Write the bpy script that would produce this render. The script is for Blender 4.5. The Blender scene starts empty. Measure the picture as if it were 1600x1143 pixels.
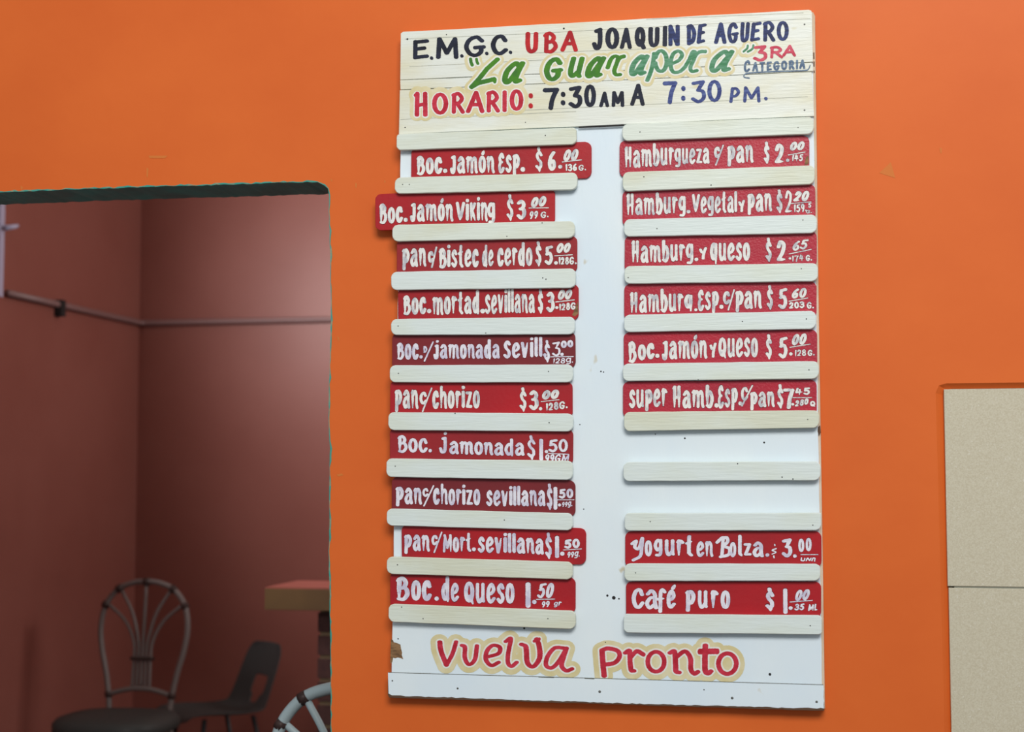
import bpy, bmesh, math, random
from mathutils import Vector, Matrix
random.seed(7)
SC = bpy.context.scene
COL = SC.collection
# ---------------------------------------------------------------- camera
F = 2400.0; W = 1600.0; H = 1143.0
YAW = math.radians(10.95); PITCH = math.radians(4.0)
CAM = Vector((0.0, -3.0, 1.4))
fwd = Vector((-math.sin(YAW) * math.cos(PITCH), math.cos(YAW) * math.cos(PITCH), math.sin(PITCH)))
rgt = Vector((math.cos(YAW), math.sin(YAW), 0))
upv = rgt.cross(fwd)
cd = bpy.data.cameras.new('camera'); cam = bpy.data.objects.new('camera', cd); COL.objects.link(cam)
m = Matrix((rgt, upv, -fwd)).transposed().to_4x4(); m.translation = CAM
cam.matrix_world = m
cd.sensor_width = 36.0; cd.lens = F / W * 36.0; cd.clip_start = 0.05
cd.dof.use_dof = True; cd.dof.focus_distance = 3.03; cd.dof.aperture_fstop = 3.4
SC.camera = cam
# ---------------------------------------------------------------- world, lights, exposure
def lin(c):
    c = c / 255.0
    return c / 12.92 if c <= 0.04045 else ((c + 0.055) / 1.055) ** 2.4
def rgb(r, g, b): return (lin(r), lin(g), lin(b), 1.0)
wd = bpy.data.worlds.new('world'); SC.world = wd; wd.use_nodes = True
bgn = wd.node_tree.nodes['Background']
bgn.inputs[0].default_value = (0.80, 0.92, 1.0, 1); bgn.inputs[1].default_value = 0.36
def area(name, loc, target, sx, sy, power, col):
    l = bpy.data.lights.new(name, 'AREA'); l.shape = 'RECTANGLE'; l.size = sx; l.size_y = sy
    l.energy = power; l.color = col
    o = bpy.data.objects.new(name, l); COL.objects.link(o); o.location = loc
    o.rotation_euler = (Vector(target) - Vector(loc)).to_track_quat('-Z', 'Y').to_euler()
    return o
area('daylight_opening', (0.75, -4.7, 4.7), (0.0, 0, 1.9), 3.0, 2.0, 236, (1.0, 0.975, 0.93))
area('side_room_daylight', (-2.9, 1.2, 2.45), (0.3, 3.9, 2.35), 0.8, 0.7, 42, (1.0, 0.95, 0.95)).data.spread = 1.9
area('far_doorway_daylight', (1.65, 2.3, 2.75), (-3.0, 2.3, 2.75), 1.2, 0.7, 27, (1.0, 0.97, 0.95)).data.spread = 1.9  # unseen fill lamp added to brighten the side room's left wall
SC.view_settings.view_transform = 'Standard'; SC.view_settings.look = 'None'
SC.view_settings.exposure = 0.13; SC.view_settings.gamma = 1.0; SC.view_settings.use_curve_mapping = False

# ---------------------------------------------------------------- helpers
def P(px, py, y=0.0):
    """photo pixel -> world point on the plane at depth y"""
    d = rgt * ((px - W / 2) / F) + upv * (-(py - H / 2) / F) + fwd
    t = (y - CAM.y) / d.y
    return CAM + d * t
def material(name, color, rough=0.6, color2=None, scale=(8, 8, 8), mixlo=0.35, mixhi=0.65, bump=0.0,
             bscale=(60, 60, 60), spots=None, spot_scale=40, spot_cut=0.7, spec=0.32, detail=5, metal=0.0, coat=0.06):
    mt = bpy.data.materials.new(name); mt.use_nodes = True
    nt = mt.node_tree; N = nt.nodes; Lk = nt.links
    if 'lettering' in name: spec, rough = .12, .5
    b = N['Principled BSDF']; b.inputs['Roughness'].default_value = rough
    b.inputs['Specular IOR Level'].default_value = spec; b.inputs['Metallic'].default_value = metal
    b.inputs['Coat Weight'].default_value = coat; b.inputs['Coat Roughness'].default_value = 0.25
    b.inputs['Base Color'].default_value = color
    geo = N.new('ShaderNodeNewGeometry')
    def noise(sc, det=5, rg=0.55):
        mp = N.new('ShaderNodeMapping'); mp.inputs['Scale'].default_value = sc
        Lk.new(geo.outputs['Position'], mp.inputs['Vector'])
        n = N.new('ShaderNodeTexNoise'); n.inputs['Scale'].default_value = 1.0
        n.inputs['Detail'].default_value = det; n.inputs['Roughness'].default_value = rg
        Lk.new(mp.outputs[0], n.inputs['Vector']); return n.outputs['Fac']
    out = None
    if color2 is not None:
        n = noise(scale, detail)
        mr = N.new('ShaderNodeMapRange'); mr.inputs['From Min'].default_value = mixlo; mr.inputs['From Max'].default_value = mixhi
        Lk.new(n, mr.inputs['Value'])
        mx = N.new('ShaderNodeMix'); mx.data_type = 'RGBA'
        mx.inputs['A'].default_value = color; mx.inputs['B'].default_value = color2
        Lk.new(mr.outputs[0], mx.inputs['Factor']); out = mx.outputs['Result']
    if spots is not None:
        sc = spot_scale if isinstance(spot_scale, tuple) else (spot_scale,) * 3
        n = noise(sc, 3, 0.6)
        mr = N.new('ShaderNodeMapRange'); mr.inputs['From Min'].default_value = spot_cut; mr.inputs['From Max'].default_value = spot_cut + 0.04
        Lk.new(n, mr.inputs['Value'])
        mx = N.new('ShaderNodeMix'); mx.data_type = 'RGBA'; mx.inputs['B'].default_value = spots
        if out is None: mx.inputs['A'].default_value = color
        else: Lk.new(out, mx.inputs['A'])
        Lk.new(mr.outputs[0], mx.inputs['Factor']); out = mx.outputs['Result']
    if out is not None: Lk.new(out, b.inputs['Base Color'])
    if bump > 0:
        n = noise(bscale, 4)
        bp = N.new('ShaderNodeBump'); bp.inputs['Strength'].default_value = bump; bp.inputs['Distance'].default_value = 0.002
        Lk.new(n, bp.inputs['Height']); Lk.new(bp.outputs[0], b.inputs['Normal'])
    return mt
M = {}
M['orange'] = material('orange_paint', rgb(226, 108, 42), 0.6, rgb(216, 98, 36), (2.2, 2.2, 3.0), 0.3, 0.7, 0.22, (35, 35, 22),
                       rgb(235, 140, 80), (30, 30, 9), 0.80, spec=.25)
M['teal'] = material('teal_paint', rgb(96, 160, 156), 0.6, rgb(104, 136, 134), (12, 12, 12), bump=0.3)
M['teal_edge'] = material('teal_chipped_paint', rgb(52, 152, 138), 0.6, rgb(150, 150, 120), (40, 40, 40), 0.5, 0.62, bump=0.4)
M['plaster'] = material('bare_plaster', rgb(196, 130, 62), 0.8)
M['maroon'] = material('brick_red_wall_paint', rgb(146, 90, 80), 0.42, rgb(138, 82, 72), (1.5, 1.5, 1.5), bump=0.1, bscale=(20, 20, 20), spec=.2)
M['white'] = material('white_board_paint', rgb(234, 243, 246), 0.36, rgb(224, 237, 246), (3, 3, 2), 0.35, 0.6, 0.20, (70, 70, 18),
                      rgb(205, 196, 172), (14, 14, 12), 0.70, coat=0.06)
M['header'] = material('cream_header_paint', rgb(228, 230, 221), 0.36, rgb(223, 219, 194), (3, 3, 9), 0.45, 0.62, 0.32, (30, 30, 260),
                       rgb(214, 204, 160), (7, 7, 14), 0.68, coat=0.06)
M['slat_a'] = material('cream_slat_paint', rgb(222, 228, 217), 0.36, rgb(216, 218, 198), (5, 5, 12), 0.42, 0.62, 0.35, (22, 22, 260), coat=0.06)
M['slat_b'] = material('white_slat_paint', rgb(222, 231, 228), 0.36, rgb(219, 226, 214), (4, 4, 10), 0.45, 0.65, 0.35, (22, 22, 240), coat=0.06)
M['batten'] = material('pinkish_edge_wood', rgb(222, 200, 178), 0.6, rgb(196, 170, 140), (30, 30, 8), 0.4, 0.65, spots=rgb(120, 90, 60), spot_scale=(50, 50, 20), spot_cut=0.72)
M['rawwood'] = material('bare_brown_wood', rgb(150, 114, 78), 0.8, rgb(110, 82, 56), (60, 60, 160), 0.4, 0.6, 0.4, (60, 60, 200))
M['darkwood'] = material('dark_chipped_edge', rgb(96, 72, 56), 0.9)
REDS = {
 'r1': material('plaque_red', rgb(180, 26, 36), 0.42, rgb(162, 30, 38), (6, 6, 6), 0.35, 0.65, 0.18, (120, 120, 120), coat=0.06),
 'r2': material('plaque_dull_red', rgb(162, 36, 42), 0.42, rgb(148, 36, 42), (6, 6, 6), 0.35, 0.65, 0.18, (120, 120, 120), coat=0.06),
 'r3': material('plaque_dark_red', rgb(132, 36, 42), 0.45, rgb(118, 36, 42), (6, 6, 6), 0.35, 0.65, 0.15, (120, 120, 120), coat=0.06),
 'r4': material('plaque_rough_red', rgb(186, 40, 58), 0.34, rgb(170, 44, 62), (6, 6, 6), 0.35, 0.65, 0.40, (230, 230, 230), coat=0.06),
}
M['plaque_edge'] = material('plaque_worn_edge', rgb(98, 30, 34), 0.6)
M['lw'] = material('white_lettering_paint', rgb(234, 232, 228), 0.4, rgb(190, 190, 196), (70, 70, 50), 0.50, 0.64, coat=0.06)
M['lw2'] = material('lavender_white_lettering_paint', rgb(232, 229, 238), 0.4, rgb(204, 198, 218), (60, 60, 45), 0.48, 0.62, coat=0.06)
M['lshade'] = material('lettering_dark_rim', rgb(92, 34, 40), 0.5)
M['black'] = material('black_lettering_paint', rgb(34, 36, 46), 0.3, rgb(44, 48, 66), (40, 40, 60), coat=0.06)
M['navy'] = material('navy_lettering_paint', rgb(44, 50, 84), 0.3, rgb(58, 70, 120), (40, 40, 160), 0.4, 0.6, coat=0.06)  # sheen on black gloss letters, put into the colour as navy
M['blue'] = material('blue_lettering_paint', rgb(56, 66, 122), 0.3, rgb(90, 104, 156), (40, 40, 200), 0.42, 0.62, coat=0.06)  # stronger sheen on the black closing time, painted in as blue
M['bluegrey'] = material('blue_grey_lettering_paint', rgb(84, 104, 132), 0.35, rgb(120, 140, 160), (40, 40, 200), 0.42, 0.62)
M['redl'] = material('red_lettering_paint', rgb(196, 44, 48), 0.35, rgb(170, 36, 44), (50, 50, 50), 0.4, 0.6, coat=0.06)
M['redp'] = material('pinkish_red_lettering_paint', rgb(204, 58, 78), 0.35, rgb(180, 40, 56), (45, 45, 60), 0.4, 0.6, coat=0.06)
M['pink'] = material('pink_lettering_paint', rgb(214, 92, 112), 0.35, rgb(196, 62, 84), (60, 60, 120), 0.4, 0.6)
M['green'] = material('green_lettering_paint', rgb(76, 134, 42), 0.35, rgb(66, 118, 50), (50, 50, 60), 0.4, 0.6, coat=0.06)
M['green2'] = material('teal_green_lettering_paint', rgb(72, 132, 92), 0.35, rgb(104, 154, 124), (50, 50, 200), 0.42, 0.62, coat=0.06)  # sheen on the right end of the green script, painted in as teal
M['beige'] = material('beige_halo_paint', rgb(216, 202, 152), 0.4, rgb(226, 216, 180), (30, 30, 30), 0.4, 0.65)
M['halo'] = material('white_halo_paint', rgb(232, 232, 224), 0.4)
M['pencil'] = material('grey_guide_line', rgb(168, 170, 158), 0.7, rgb(196, 194, 176), (60, 60, 60), 0.4, 0.6)
M['joint'] = material('dark_joint', rgb(96, 98, 88), 0.9)
M['nail'] = material('dull_steel_nail', rgb(112, 112, 108), 0.5, metal=0.6)
M['dark'] = material('dark_hole', rgb(40, 38, 38), 0.9)
M['tile'] = material('speckled_beige_tile', rgb(205, 197, 175), 0.5, rgb(194, 184, 160), (420, 420, 420), 0.40, 0.62,
                     spots=rgb(214, 208, 192), spot_scale=260, spot_cut=0.64, detail=3)
M['grout'] = material('grey_grout', rgb(140, 140, 126), 0.9)
M['tube_w'] = material('white_lacquered_rattan', rgb(166, 182, 186), 0.4)
M['tube_g'] = material('dull_greyed_rattan', rgb(112, 101, 98), 0.5)
M['wrap'] = material('dark_brown_binding', rgb(70, 50, 46), 0.6, rgb(50, 36, 34), (200, 200, 200))
M['cushion'] = material('black_vinyl_cushion', rgb(58, 59, 58), 0.7)
M['plastic'] = material('black_moulded_plastic', rgb(64, 65, 65), 0.75)
M['steel'] = material('dark_steel_tube', rgb(60, 60, 62), 0.4, metal=0.5)
M['ctop'] = material('red_painted_counter_top', rgb(146, 80, 70), 0.5)
M['cfront'] = material('ochre_painted_counter_edge', rgb(118, 90, 56), 0.55, rgb(106, 80, 52), (6, 6, 6))
M['brick'] = material('dark_red_brick', rgb(92, 62, 58), 0.85, rgb(78, 52, 50), (30, 30, 30))
M['mortar'] = material('grey_mortar', rgb(150, 128, 100), 0.9)
M['conduit'] = material('maroon_painted_conduit', rgb(134, 104, 102), 0.35)
M['frame_w'] = material('lavender_white_metal_frame', rgb(176, 172, 196), 0.4)
M['floor'] = material('worn_cement_floor', rgb(104, 92, 84), 0.7, rgb(92, 82, 76), (4, 4, 4))
M['ceil'] = material('off_white_ceiling', rgb(200, 190, 178), 0.9)

def obj(name, bm, mat, parent=None, smooth=False):
    me = bpy.data.meshes.new(name)
    bmesh.ops.recalc_face_normals(bm, faces=bm.faces[:])
    bm.to_mesh(me); bm.free()
    for mm in (mat if isinstance(mat, (list, tuple)) else [mat]): me.materials.append(mm)
    if smooth:
        for p in me.polygons: p.use_smooth = True
    o = bpy.data.objects.new(name, me); COL.objects.link(o)
    if parent is not None: o.parent = parent
    return o
def thing(name, label, cat, loc=(0, 0, 0), rz=0.0, group=None):
    o = bpy.data.objects.new(name, None); COL.objects.link(o); o.location = loc; o.rotation_euler = (0, 0, rz)
    o.empty_display_size = 0.05
    o['label'] = label; o['category'] = cat
    if group: o['group'] = group
    return o
def struct(o, label=None):
    o['kind'] = 'structure'
    if label: o['label'] = label
    return o
def box(bm, x0, x1, y0, y1, z0, z1):
    vs = [bm.verts.new((x, y, z)) for x in (x0, x1) for y in (y0, y1) for z in (z0, z1)]
    for f in ((0, 1, 3, 2), (4, 6, 7, 5), (0, 4, 5, 1), (2, 3, 7, 6), (0, 2, 6, 4), (1, 5, 7, 3)):
        bm.faces.new([vs[i] for i in f])
def newbox(name, mat, parent, *a):
    bm = bmesh.new(); box(bm, *a); return obj(name, bm, mat, parent)
def tube(bm, pts, r, seg=10, close=False):
    pts = [Vector(p) for p in pts]; n = len(pts); rings = []
    pn = None
    for i, p in enumerate(pts):
        a = pts[(i - 1) % n] if (close or i > 0) else p
        b = pts[(i + 1) % n] if (close or i < n - 1) else p
        t = (b - a).normalized()
        if pn is None:
            ref = Vector((0, 1, 0)) if abs(t.y) < 0.9 else Vector((1, 0, 0))
            pn = t.cross(ref).normalized()
        pn = (pn - t * pn.dot(t)).normalized()
        bn = t.cross(pn)
        rr = r[i] if isinstance(r, (list, tuple)) else r
        rings.append([bm.verts.new(p + (pn * math.cos(k * 2 * math.pi / seg) + bn * math.sin(k * 2 * math.pi / seg)) * rr) for k in range(seg)])
    rng = n if close else n - 1
    for i in range(rng):
        A = rings[i]; B = rings[(i + 1) % n]
        for k in range(seg): bm.faces.new((A[k], A[(k + 1) % seg], B[(k + 1) % seg], B[k]))
    if not close:
        bm.faces.new(rings[0]); bm.faces.new(rings[-1][::-1])
def smooth_pts(pts, k=6):
    """Catmull-Rom through pts (2D or 3D tuples)"""
    if len(pts) < 3: return [tuple(p) for p in pts]
    q = [Vector(p) for p in pts]; q = [q[0] * 2 - q[1]] + q + [q[-1] * 2 - q[-2]]
    out = []
    for i in range(1, len(q) - 2):
        p0, p1, p2, p3 = q[i - 1], q[i], q[i + 1], q[i + 2]
        for j in range(k):
            t = j / k
            out.append(tuple(0.5 * ((2 * p1) + (p2 - p0) * t + (2 * p0 - 5 * p1 + 4 * p2 - p3) * t * t + (3 * p1 - p0 - 3 * p2 + p3) * t ** 3)))
    out.append(tuple(q[-2])); return out
def jag(poly, step=14.0, amp=0.4, closed=True):
    out = []; n = len(poly)
    for i in range(n if closed else n - 1):
        a = poly[i]; b = poly[(i + 1) % n]
        d = math.hypot(b[0] - a[0], b[1] - a[1]); k = max(1, int(d / step))
        for j in range(k):
            t = j / k; jx, jy = (random.uniform(-amp, amp), random.uniform(-amp, amp))
            out.append((a[0] + (b[0] - a[0]) * t + jx, a[1] + (b[1] - a[1]) * t + jy))
    if not closed: out.append(poly[-1])
    return out
def rounded(quad, r, seg=6, rl=None):
    """quad TL,TR,BR,BL in pixels -> outline with round corners"""
    out = []; n = 4; rs = [r] * 4 if not isinstance(r, (list, tuple)) else r
    for i in range(4):
        c = Vector(quad[i]); a = Vector(quad[i - 1]); b = Vector(quad[(i + 1) % 4]); R = rs[i]
        if R <= 0.1: out.append(tuple(c)); continue
        p0 = c + (a - c).normalized() * R; p1 = c + (b - c).normalized() * R
        for k in range(seg + 1):
            t = k / seg
            # rational quarter arc
            w = math.sqrt(0.5); b0 = (1 - t) ** 2; b1 = 2 * w * t * (1 - t); b2 = t * t
            out.append(tuple((p0 * b0 + c * b1 + p1 * b2) / (b0 + b1 + b2)))
    return out
def slab_bm(poly, yb, yf, bev=0.0008, bm=None):
    """pixel outline traced on the plane yf, extruded straight back to yb, with a bevelled front arris"""
    own = bm is None
    if own: bm = bmesh.new()
    pts = [P(x, y, yf) for x, y in poly]
    c = sum(pts, Vector()) / len(pts); n = len(pts)
    area2 = sum(pts[i].x * pts[(i + 1) % n].z - pts[(i + 1) % n].x * pts[i].z for i in range(n))
    sg = 1 if area2 > 0 else -1
    inner = []
    for i in range(n):
        a = pts[i - 1]; b = pts[(i + 1) % n]; t = (b - a).normalized()
        inner.append(pts[i] + Vector((-t.z, 0, t.x)) * sg * bev)
    r0 = [bm.verts.new((p.x, yb, p.z)) for p in pts]
    r1 = [bm.verts.new((p.x, yf + bev, p.z)) for p in pts]
    r2 = [bm.verts.new((p.x, yf, p.z)) for p in inner]
    for i in range(n):
        j = (i + 1) % n
        bm.faces.new((r0[i], r0[j], r1[j], r1[i])); bm.faces.new((r1[i], r1[j], r2[j], r2[i]))
    bm.faces.new(r2); bm.faces.new(r0[::-1])
    return bm
def flat_bm(poly, y, bm=None):
    if bm is None: bm = bmesh.new()
    bm.faces.new([bm.verts.new(P(px, py, y)) for px, py in poly]); return bm

# ---------------------------------------------------------------- brush alphabet
def E(cx, cy, rx, ry, a0=0, a1=360, n=16):
    return [(cx + rx * math.cos(math.radians(a0 + (a1 - a0) * k / n)), cy + ry * math.sin(math.radians(a0 + (a1 - a0) * k / n))) for k in range(n + 1)]
def S(*p): return smooth_pts(p, 5)
def L(*p): return list(p)
O_ = lambda: [E(.5, .5, .5, .5, 90, 450)]
G = {
 'a': (.80, [S((.10, .80), (.48, 1.0), (.86, .78), (.86, .35), (1.0, .0)), S((.84, .58), (.38, .58), (.02, .28), (.30, .0), (.84, .22))]),
 'b': (.78, [L((.10, 1.33), (.10, .05)), S((.10, .75), (.58, .97), (1.0, .5), (.6, .0), (.10, .08))]),
 'c': (.72, [S((.95, .72), (.68, 1.0), (.22, .88), (0, .46), (.25, .06), (.62, .0), (1.0, .24))]),
 'd': (.80, [S((.80, .78), (.42, .95), (.0, .5), (.35, .02), (.80, .2)), L((.84, 1.36), (.84, .2), (.92, -.1))]),
 'e': (.76, [S((.10, .44), (.62, .50), (.95, .72), (.58, 1.0), (.10, .70), (.08, .22), (.46, .0), (1.0, .20))]),
 'f': (.66, [S((1.0, .88), (.66, 1.02), (.42, .8), (.40, .2), (.36, -.26)), L((.02, .46), (.85, .50))]),
 'g': (.80, [S((.80, .86), (.38, 1.0), (.0, .60), (.34, .20), (.80, .40)), S((.88, 1.0), (.90, .1), (.72, -.18), (.22, -.20))]),
 'h': (.78, [L((.10, 1.33), (.08, 0)), S((.10, .68), (.58, .98), (.88, .74), (.90, .3), (.98, 0))]),
 'i': (.36, [L((.45, 1.0), (.45, .15), (.8, 0)), L((.60, 1.32), (.45, 1.22))]),
 'j': (.62, [S((.78, 1.0), (.80, .4), (.68, .05), (.25, .0), (.0, .26)), L((.85, 1.34), (.78, 1.24)), L((.4, .95), (.78, 1.0))]),
 'k': (.76, [L((.10, 1.1), (.10, 0)), L((.92, 1.0), (.15, .45)), L((.35, .55), (1.0, 0))]),
 'l': (.36, [L((.35, 1.33), (.35, .15), (.95, 0))]),
 'm': (1.16, [L((.0, .92), (.10, 1.0), (.08, 0)), S((.08, .72), (.32, .98), (.50, .78), (.50, 0)), S((.50, .72), (.76, .98), (.90, .78), (.92, .2), (1.0, 0))]),
 'n': (.80, [L((.0, .90), (.12, 1.0), (.12, 0)), S((.12, .70), (.55, 1.0), (.84, .76), (.86, .22), (1.0, 0))]),
 'o': (.72, O_()),
 'ó': (.72, O_() + [L((.62, 1.22), (.86, 1.42))]),
 'é': (.76, [S((.10, .44), (.62, .50), (.95, .72), (.58, 1.0), (.10, .70), (.08, .22), (.46, .0), (1.0, .20)), L((.80, 1.15), (1.15, 1.36))]),
 'p': (.78, [L((.02, .92), (.14, .98), (.14, .2), (.10, -.20)), S((.14, .86), (.60, 1.0), (1.0, .68), (.66, .28), (.14, .30))]),
 'q': (.80, [S((.80, .86), (.38, 1.0), (.0, .55), (.34, .05), (.80, .30)), L((.86, .98), (.88, -.24))]),
 'r': (.62, [L((.05, .88), (.20, 1.0), (.20, 0)), S((.20, .66), (.52, .98), (1.0, .86))]),
 's': (.68, [S((.94, .80), (.58, 1.0), (.14, .80), (.30, .58), (.76, .42), (.92, .20), (.50, .0), (.02, .16))]),
 't': (.62, [L((.50, 1.30), (.42, .90), (.42, .16), (.90, 0)), L((.0, .82), (.95, .96))]),
 'u': (.80, [S((.06, 1.0), (.06, .30), (.34, .0), (.80, .26)), L((.86, 1.0), (.86, .12), (1.0, 0))]),
 'v': (.76, [L((.02, 1.0), (.42, .0), (.96, 1.0))]),
 'y': (.72, [S((.0, .85), (.25, .60), (.56, .56)), S((1.0, 1.0), (.62, .45), (.52, -.02))]),
 'z': (.72, [L((.04, .94), (.92, .94), (.12, .06), (1.0, .06))]),
 'α': (.95, [S((.78, .80), (.50, 1.0), (.08, .60), (.06, .12), (.32, .02), (.78, .72)), S((.92, 1.0), (.74, .42), (.76, .04), (1.0, .10))]),
 'ρ': (.92, [L((.02, .90), (.16, 1.0), (.14, 0.0), (.22, 0.0)), S((.14, .70), (.48, .98), (1.0, .90))]),
 'η': (.98, [L((.0, .88), (.18, 1.0), (.16, .1), (.30, 0)), S((.16, .70), (.46, 1.0), (.72, .76), (.70, .16), (1.0, .0))]),
 'A': (.80, [L((.0, 0), (.56, 1.0)), L((.56, 1.0), (.98, .0)), L((.22, .36), (.80, .36))]),
 'B': (.78, [L((.14, .96), (.10, 0)), S((.02, .88), (.44, 1.0), (.82, .80), (.62, .56), (.20, .52)), S((.20, .52), (.78, .52), (1.0, .26), (.60, .0), (.10, .02))]),
 'C': (.76, [S((.96, .76), (.66, 1.0), (.22, .88), (0, .48), (.22, .08), (.60, .0), (1.0, .20))]),
 'D': (.74, [L((.10, 1.0), (.10, 0)), S((.02, .94), (.50, 1.0), (1.0, .60), (.72, .14), (.10, .02))]),
 'E': (.72, [L((.94, 1.0), (.12, .94)), L((.10, .96), (.08, .02)), L((.10, .52), (.74, .58)), L((.08, .03), (.94, .10))]),
 'Є': (.70, [S((.90, .82), (.56, 1.0), (.10, .80), (.30, .56), (.60, .55)), S((.30, .54), (.04, .32), (.24, .02), (.60, .0), (.98, .20))]),
 'G': (.86, [S((.90, .80), (.60, 1.0), (.18, .84), (0, .44), (.24, .06), (.58, .0), (.84, .18), (.86, .40)), L((.52, .42), (1.0, .46))]),
 'H': (.86, [L((.04, .92), (.16, 1.0), (.12, 0)), L((.82, 1.0), (.84, 0)), L((.14, .44), (.84, .52))]),
 'I': (.28, [L((.6, 1.0), (.45, 0))]),
 'J': (.62, [L((.30, .92), (.84, 1.0)), S((.80, .98), (.82, .40), (.62, .04), (.24, .0), (.0, .22))]),
 'K': (.76, [L((.12, 1.0), (.12, 0)), L((.92, 1.0), (.15, .42)), L((.36, .52), (1.0, 0))]),
 'L': (.70, [L((.10, 1.0), (.10, .02)), L((.10, .04), (.98, .06))]),
 'M': (1.05, [L((.06, .0), (.12, 1.0)), L((.12, 1.0), (.50, .22)), L((.50, .22), (.92, 1.0)), L((.92, 1.0), (.98, .0))]),
 'N': (.80, [L((.10, .0), (.10, 1.0)), L((.10, 1.0), (.86, .0)), L((.90, .0), (.90, 1.0))]),
 'O': (.80, O_()),
 'P': (.70, [L((.14, 1.0), (.10, 0)), S((.10, .92), (.58, 1.0), (.98, .72), (.62, .42), (.14, .44))]),
 'Q': (.86, [E(.46, .52, .46, .48, 90, 450), L((.50, .30), (1.0, -.10))]),
 'R': (.80, [L((.12, .96), (.08, 0)), S((.04, .92), (.54, 1.0), (.90, .74), (.60, .50), (.12, .50)), L((.42, .48), (1.0, .0))]),
 'S': (.72, [S((.94, .82), (.58, 1.0), (.14, .82), (.30, .58), (.76, .42), (.92, .18), (.50, .0), (.02, .14))]),
 'T': (.74, [L((.0, .96), (1.0, 1.0)), L((.5, .98), (.48, 0))]),
 'U': (.80, [S((.06, 1.0), (.04, .40), (.20, .06), (.52, .0), (.84, .14), (.92, .45), (.94, 1.0))]),
 'V': (.95, [L((.0, 1.0), (.24, .45), (.42, .03)), L((1.0, 1.0), (.70, .45), (.46, .03))]),
 '0': (.66, O_()),
 '1': (.30, [L((.25, .86), (.70, 1.0)), L((.66, 1.0), (.46, 0))]),
 '2': (.68, [S((.06, .72), (.36, 1.0), (.86, .84), (.70, .46), (.06, .04)), L((.06, .04), (1.0, .06))]),
 '3': (.68, [S((.06, .88), (.50, 1.0), (.92, .80), (.66, .56), (.36, .54)), S((.36, .54), (.88, .50), (.98, .22), (.50, .0), (.0, .14))]),
 'Ʒ': (.76, [L((.04, .92), (.92, 1.0), (.46, .58)), S((.46, .58), (.92, .50), (.96, .18), (.50, .0), (.0, .14))]),
 '4': (.80, [L((.30, 1.0), (.06, .38), (1.0, .44)), L((.66, .82), (.60, 0))]),
 '5': (.68, [L((.96, 1.0), (.22, .94), (.14, .56)), S((.14, .56), (.66, .62), (.94, .30), (.54, .0), (.0, .12))]),
 '6': (.66, [S((.80, 1.0), (.26, .72), (.04, .30), (.42, .0), (.90, .18), (.80, .48), (.40, .50), (.12, .32))]),
 '7': (.74, [L((.0, .96), (1.0, .98)), S((.96, .96), (.62, .48), (.48, .0))]),
 '8': (.66, [E(.5, .76, .36, .24, 90, 450), E(.5, .26, .46, .26, 90, 450)]),
 '9': (.62, [E(.46, .70, .42, .30, 0, 360), S((.90, .78), (.86, .40), (.56, .0))]),
 '$': (.56, [S((.96, .70), (.56, .84), (.10, .70), (.34, .52), (.84, .38), (.86, .18), (.44, .10), (.0, .20)), L((.40, 1.02), (.54, .84)), L((.54, .14), (.62, -.04))]),
 '.': (.26, [L((.45, .08), (.55, .04))]),
 ':': (.30, [L((.5, .70), (.55, .66)), L((.45, .12), (.5, .08))]),
 '/': (.40, [L((1.0, 1.12), (.0, -.12))]),
 ' ': (.40, []), 'ı': (.3, [L((.4, 1.0), (.5, 0))]),
}
CLAMP = {'m': .205, 'M': .24, 'n': .30, 'u': .30, 'h': .31, 'H': .31, 'a': .33, 'e': .34, 'g': .33, 'B': .34, 'i': .85, 'l': .8, 't': .42, 'r': .44, 'k': .36, 'K': .36, 'v': .38, 'j': .45, 'J': .45, 'f': .42, '$': .46, 'c': .40, 'Q': .33, 'N': .32, 'V': .30, 'G': .29, '4': .24, '9': .32, '8': .34, 'v': .34, '5': .34}
def hull(pts):
    pts = sorted(set(pts))
    if len(pts) < 3: return pts
    def half(ps):
        h = []
        for p in ps:
            while len(h) > 1 and (h[-1][0] - h[-2][0]) * (p[1] - h[-2][1]) - (h[-1][1] - h[-2][1]) * (p[0] - h[-2][0]) <= 0: h.pop()
            h.append(p)
        return h
    a = half(pts); b = half(pts[::-1]); return a[:-1] + b[:-1]
def nib(x, y, nw, nh, ang, n=10):
    ca, sa = math.cos(ang), math.sin(ang)
    return [(x + nw / 2 * math.cos(t) * ca - nh / 2 * math.sin(t) * sa, y + nw / 2 * math.cos(t) * sa + nh / 2 * math.sin(t) * ca)
            for t in [2 * math.pi * k / n for k in range(n)]]
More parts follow.
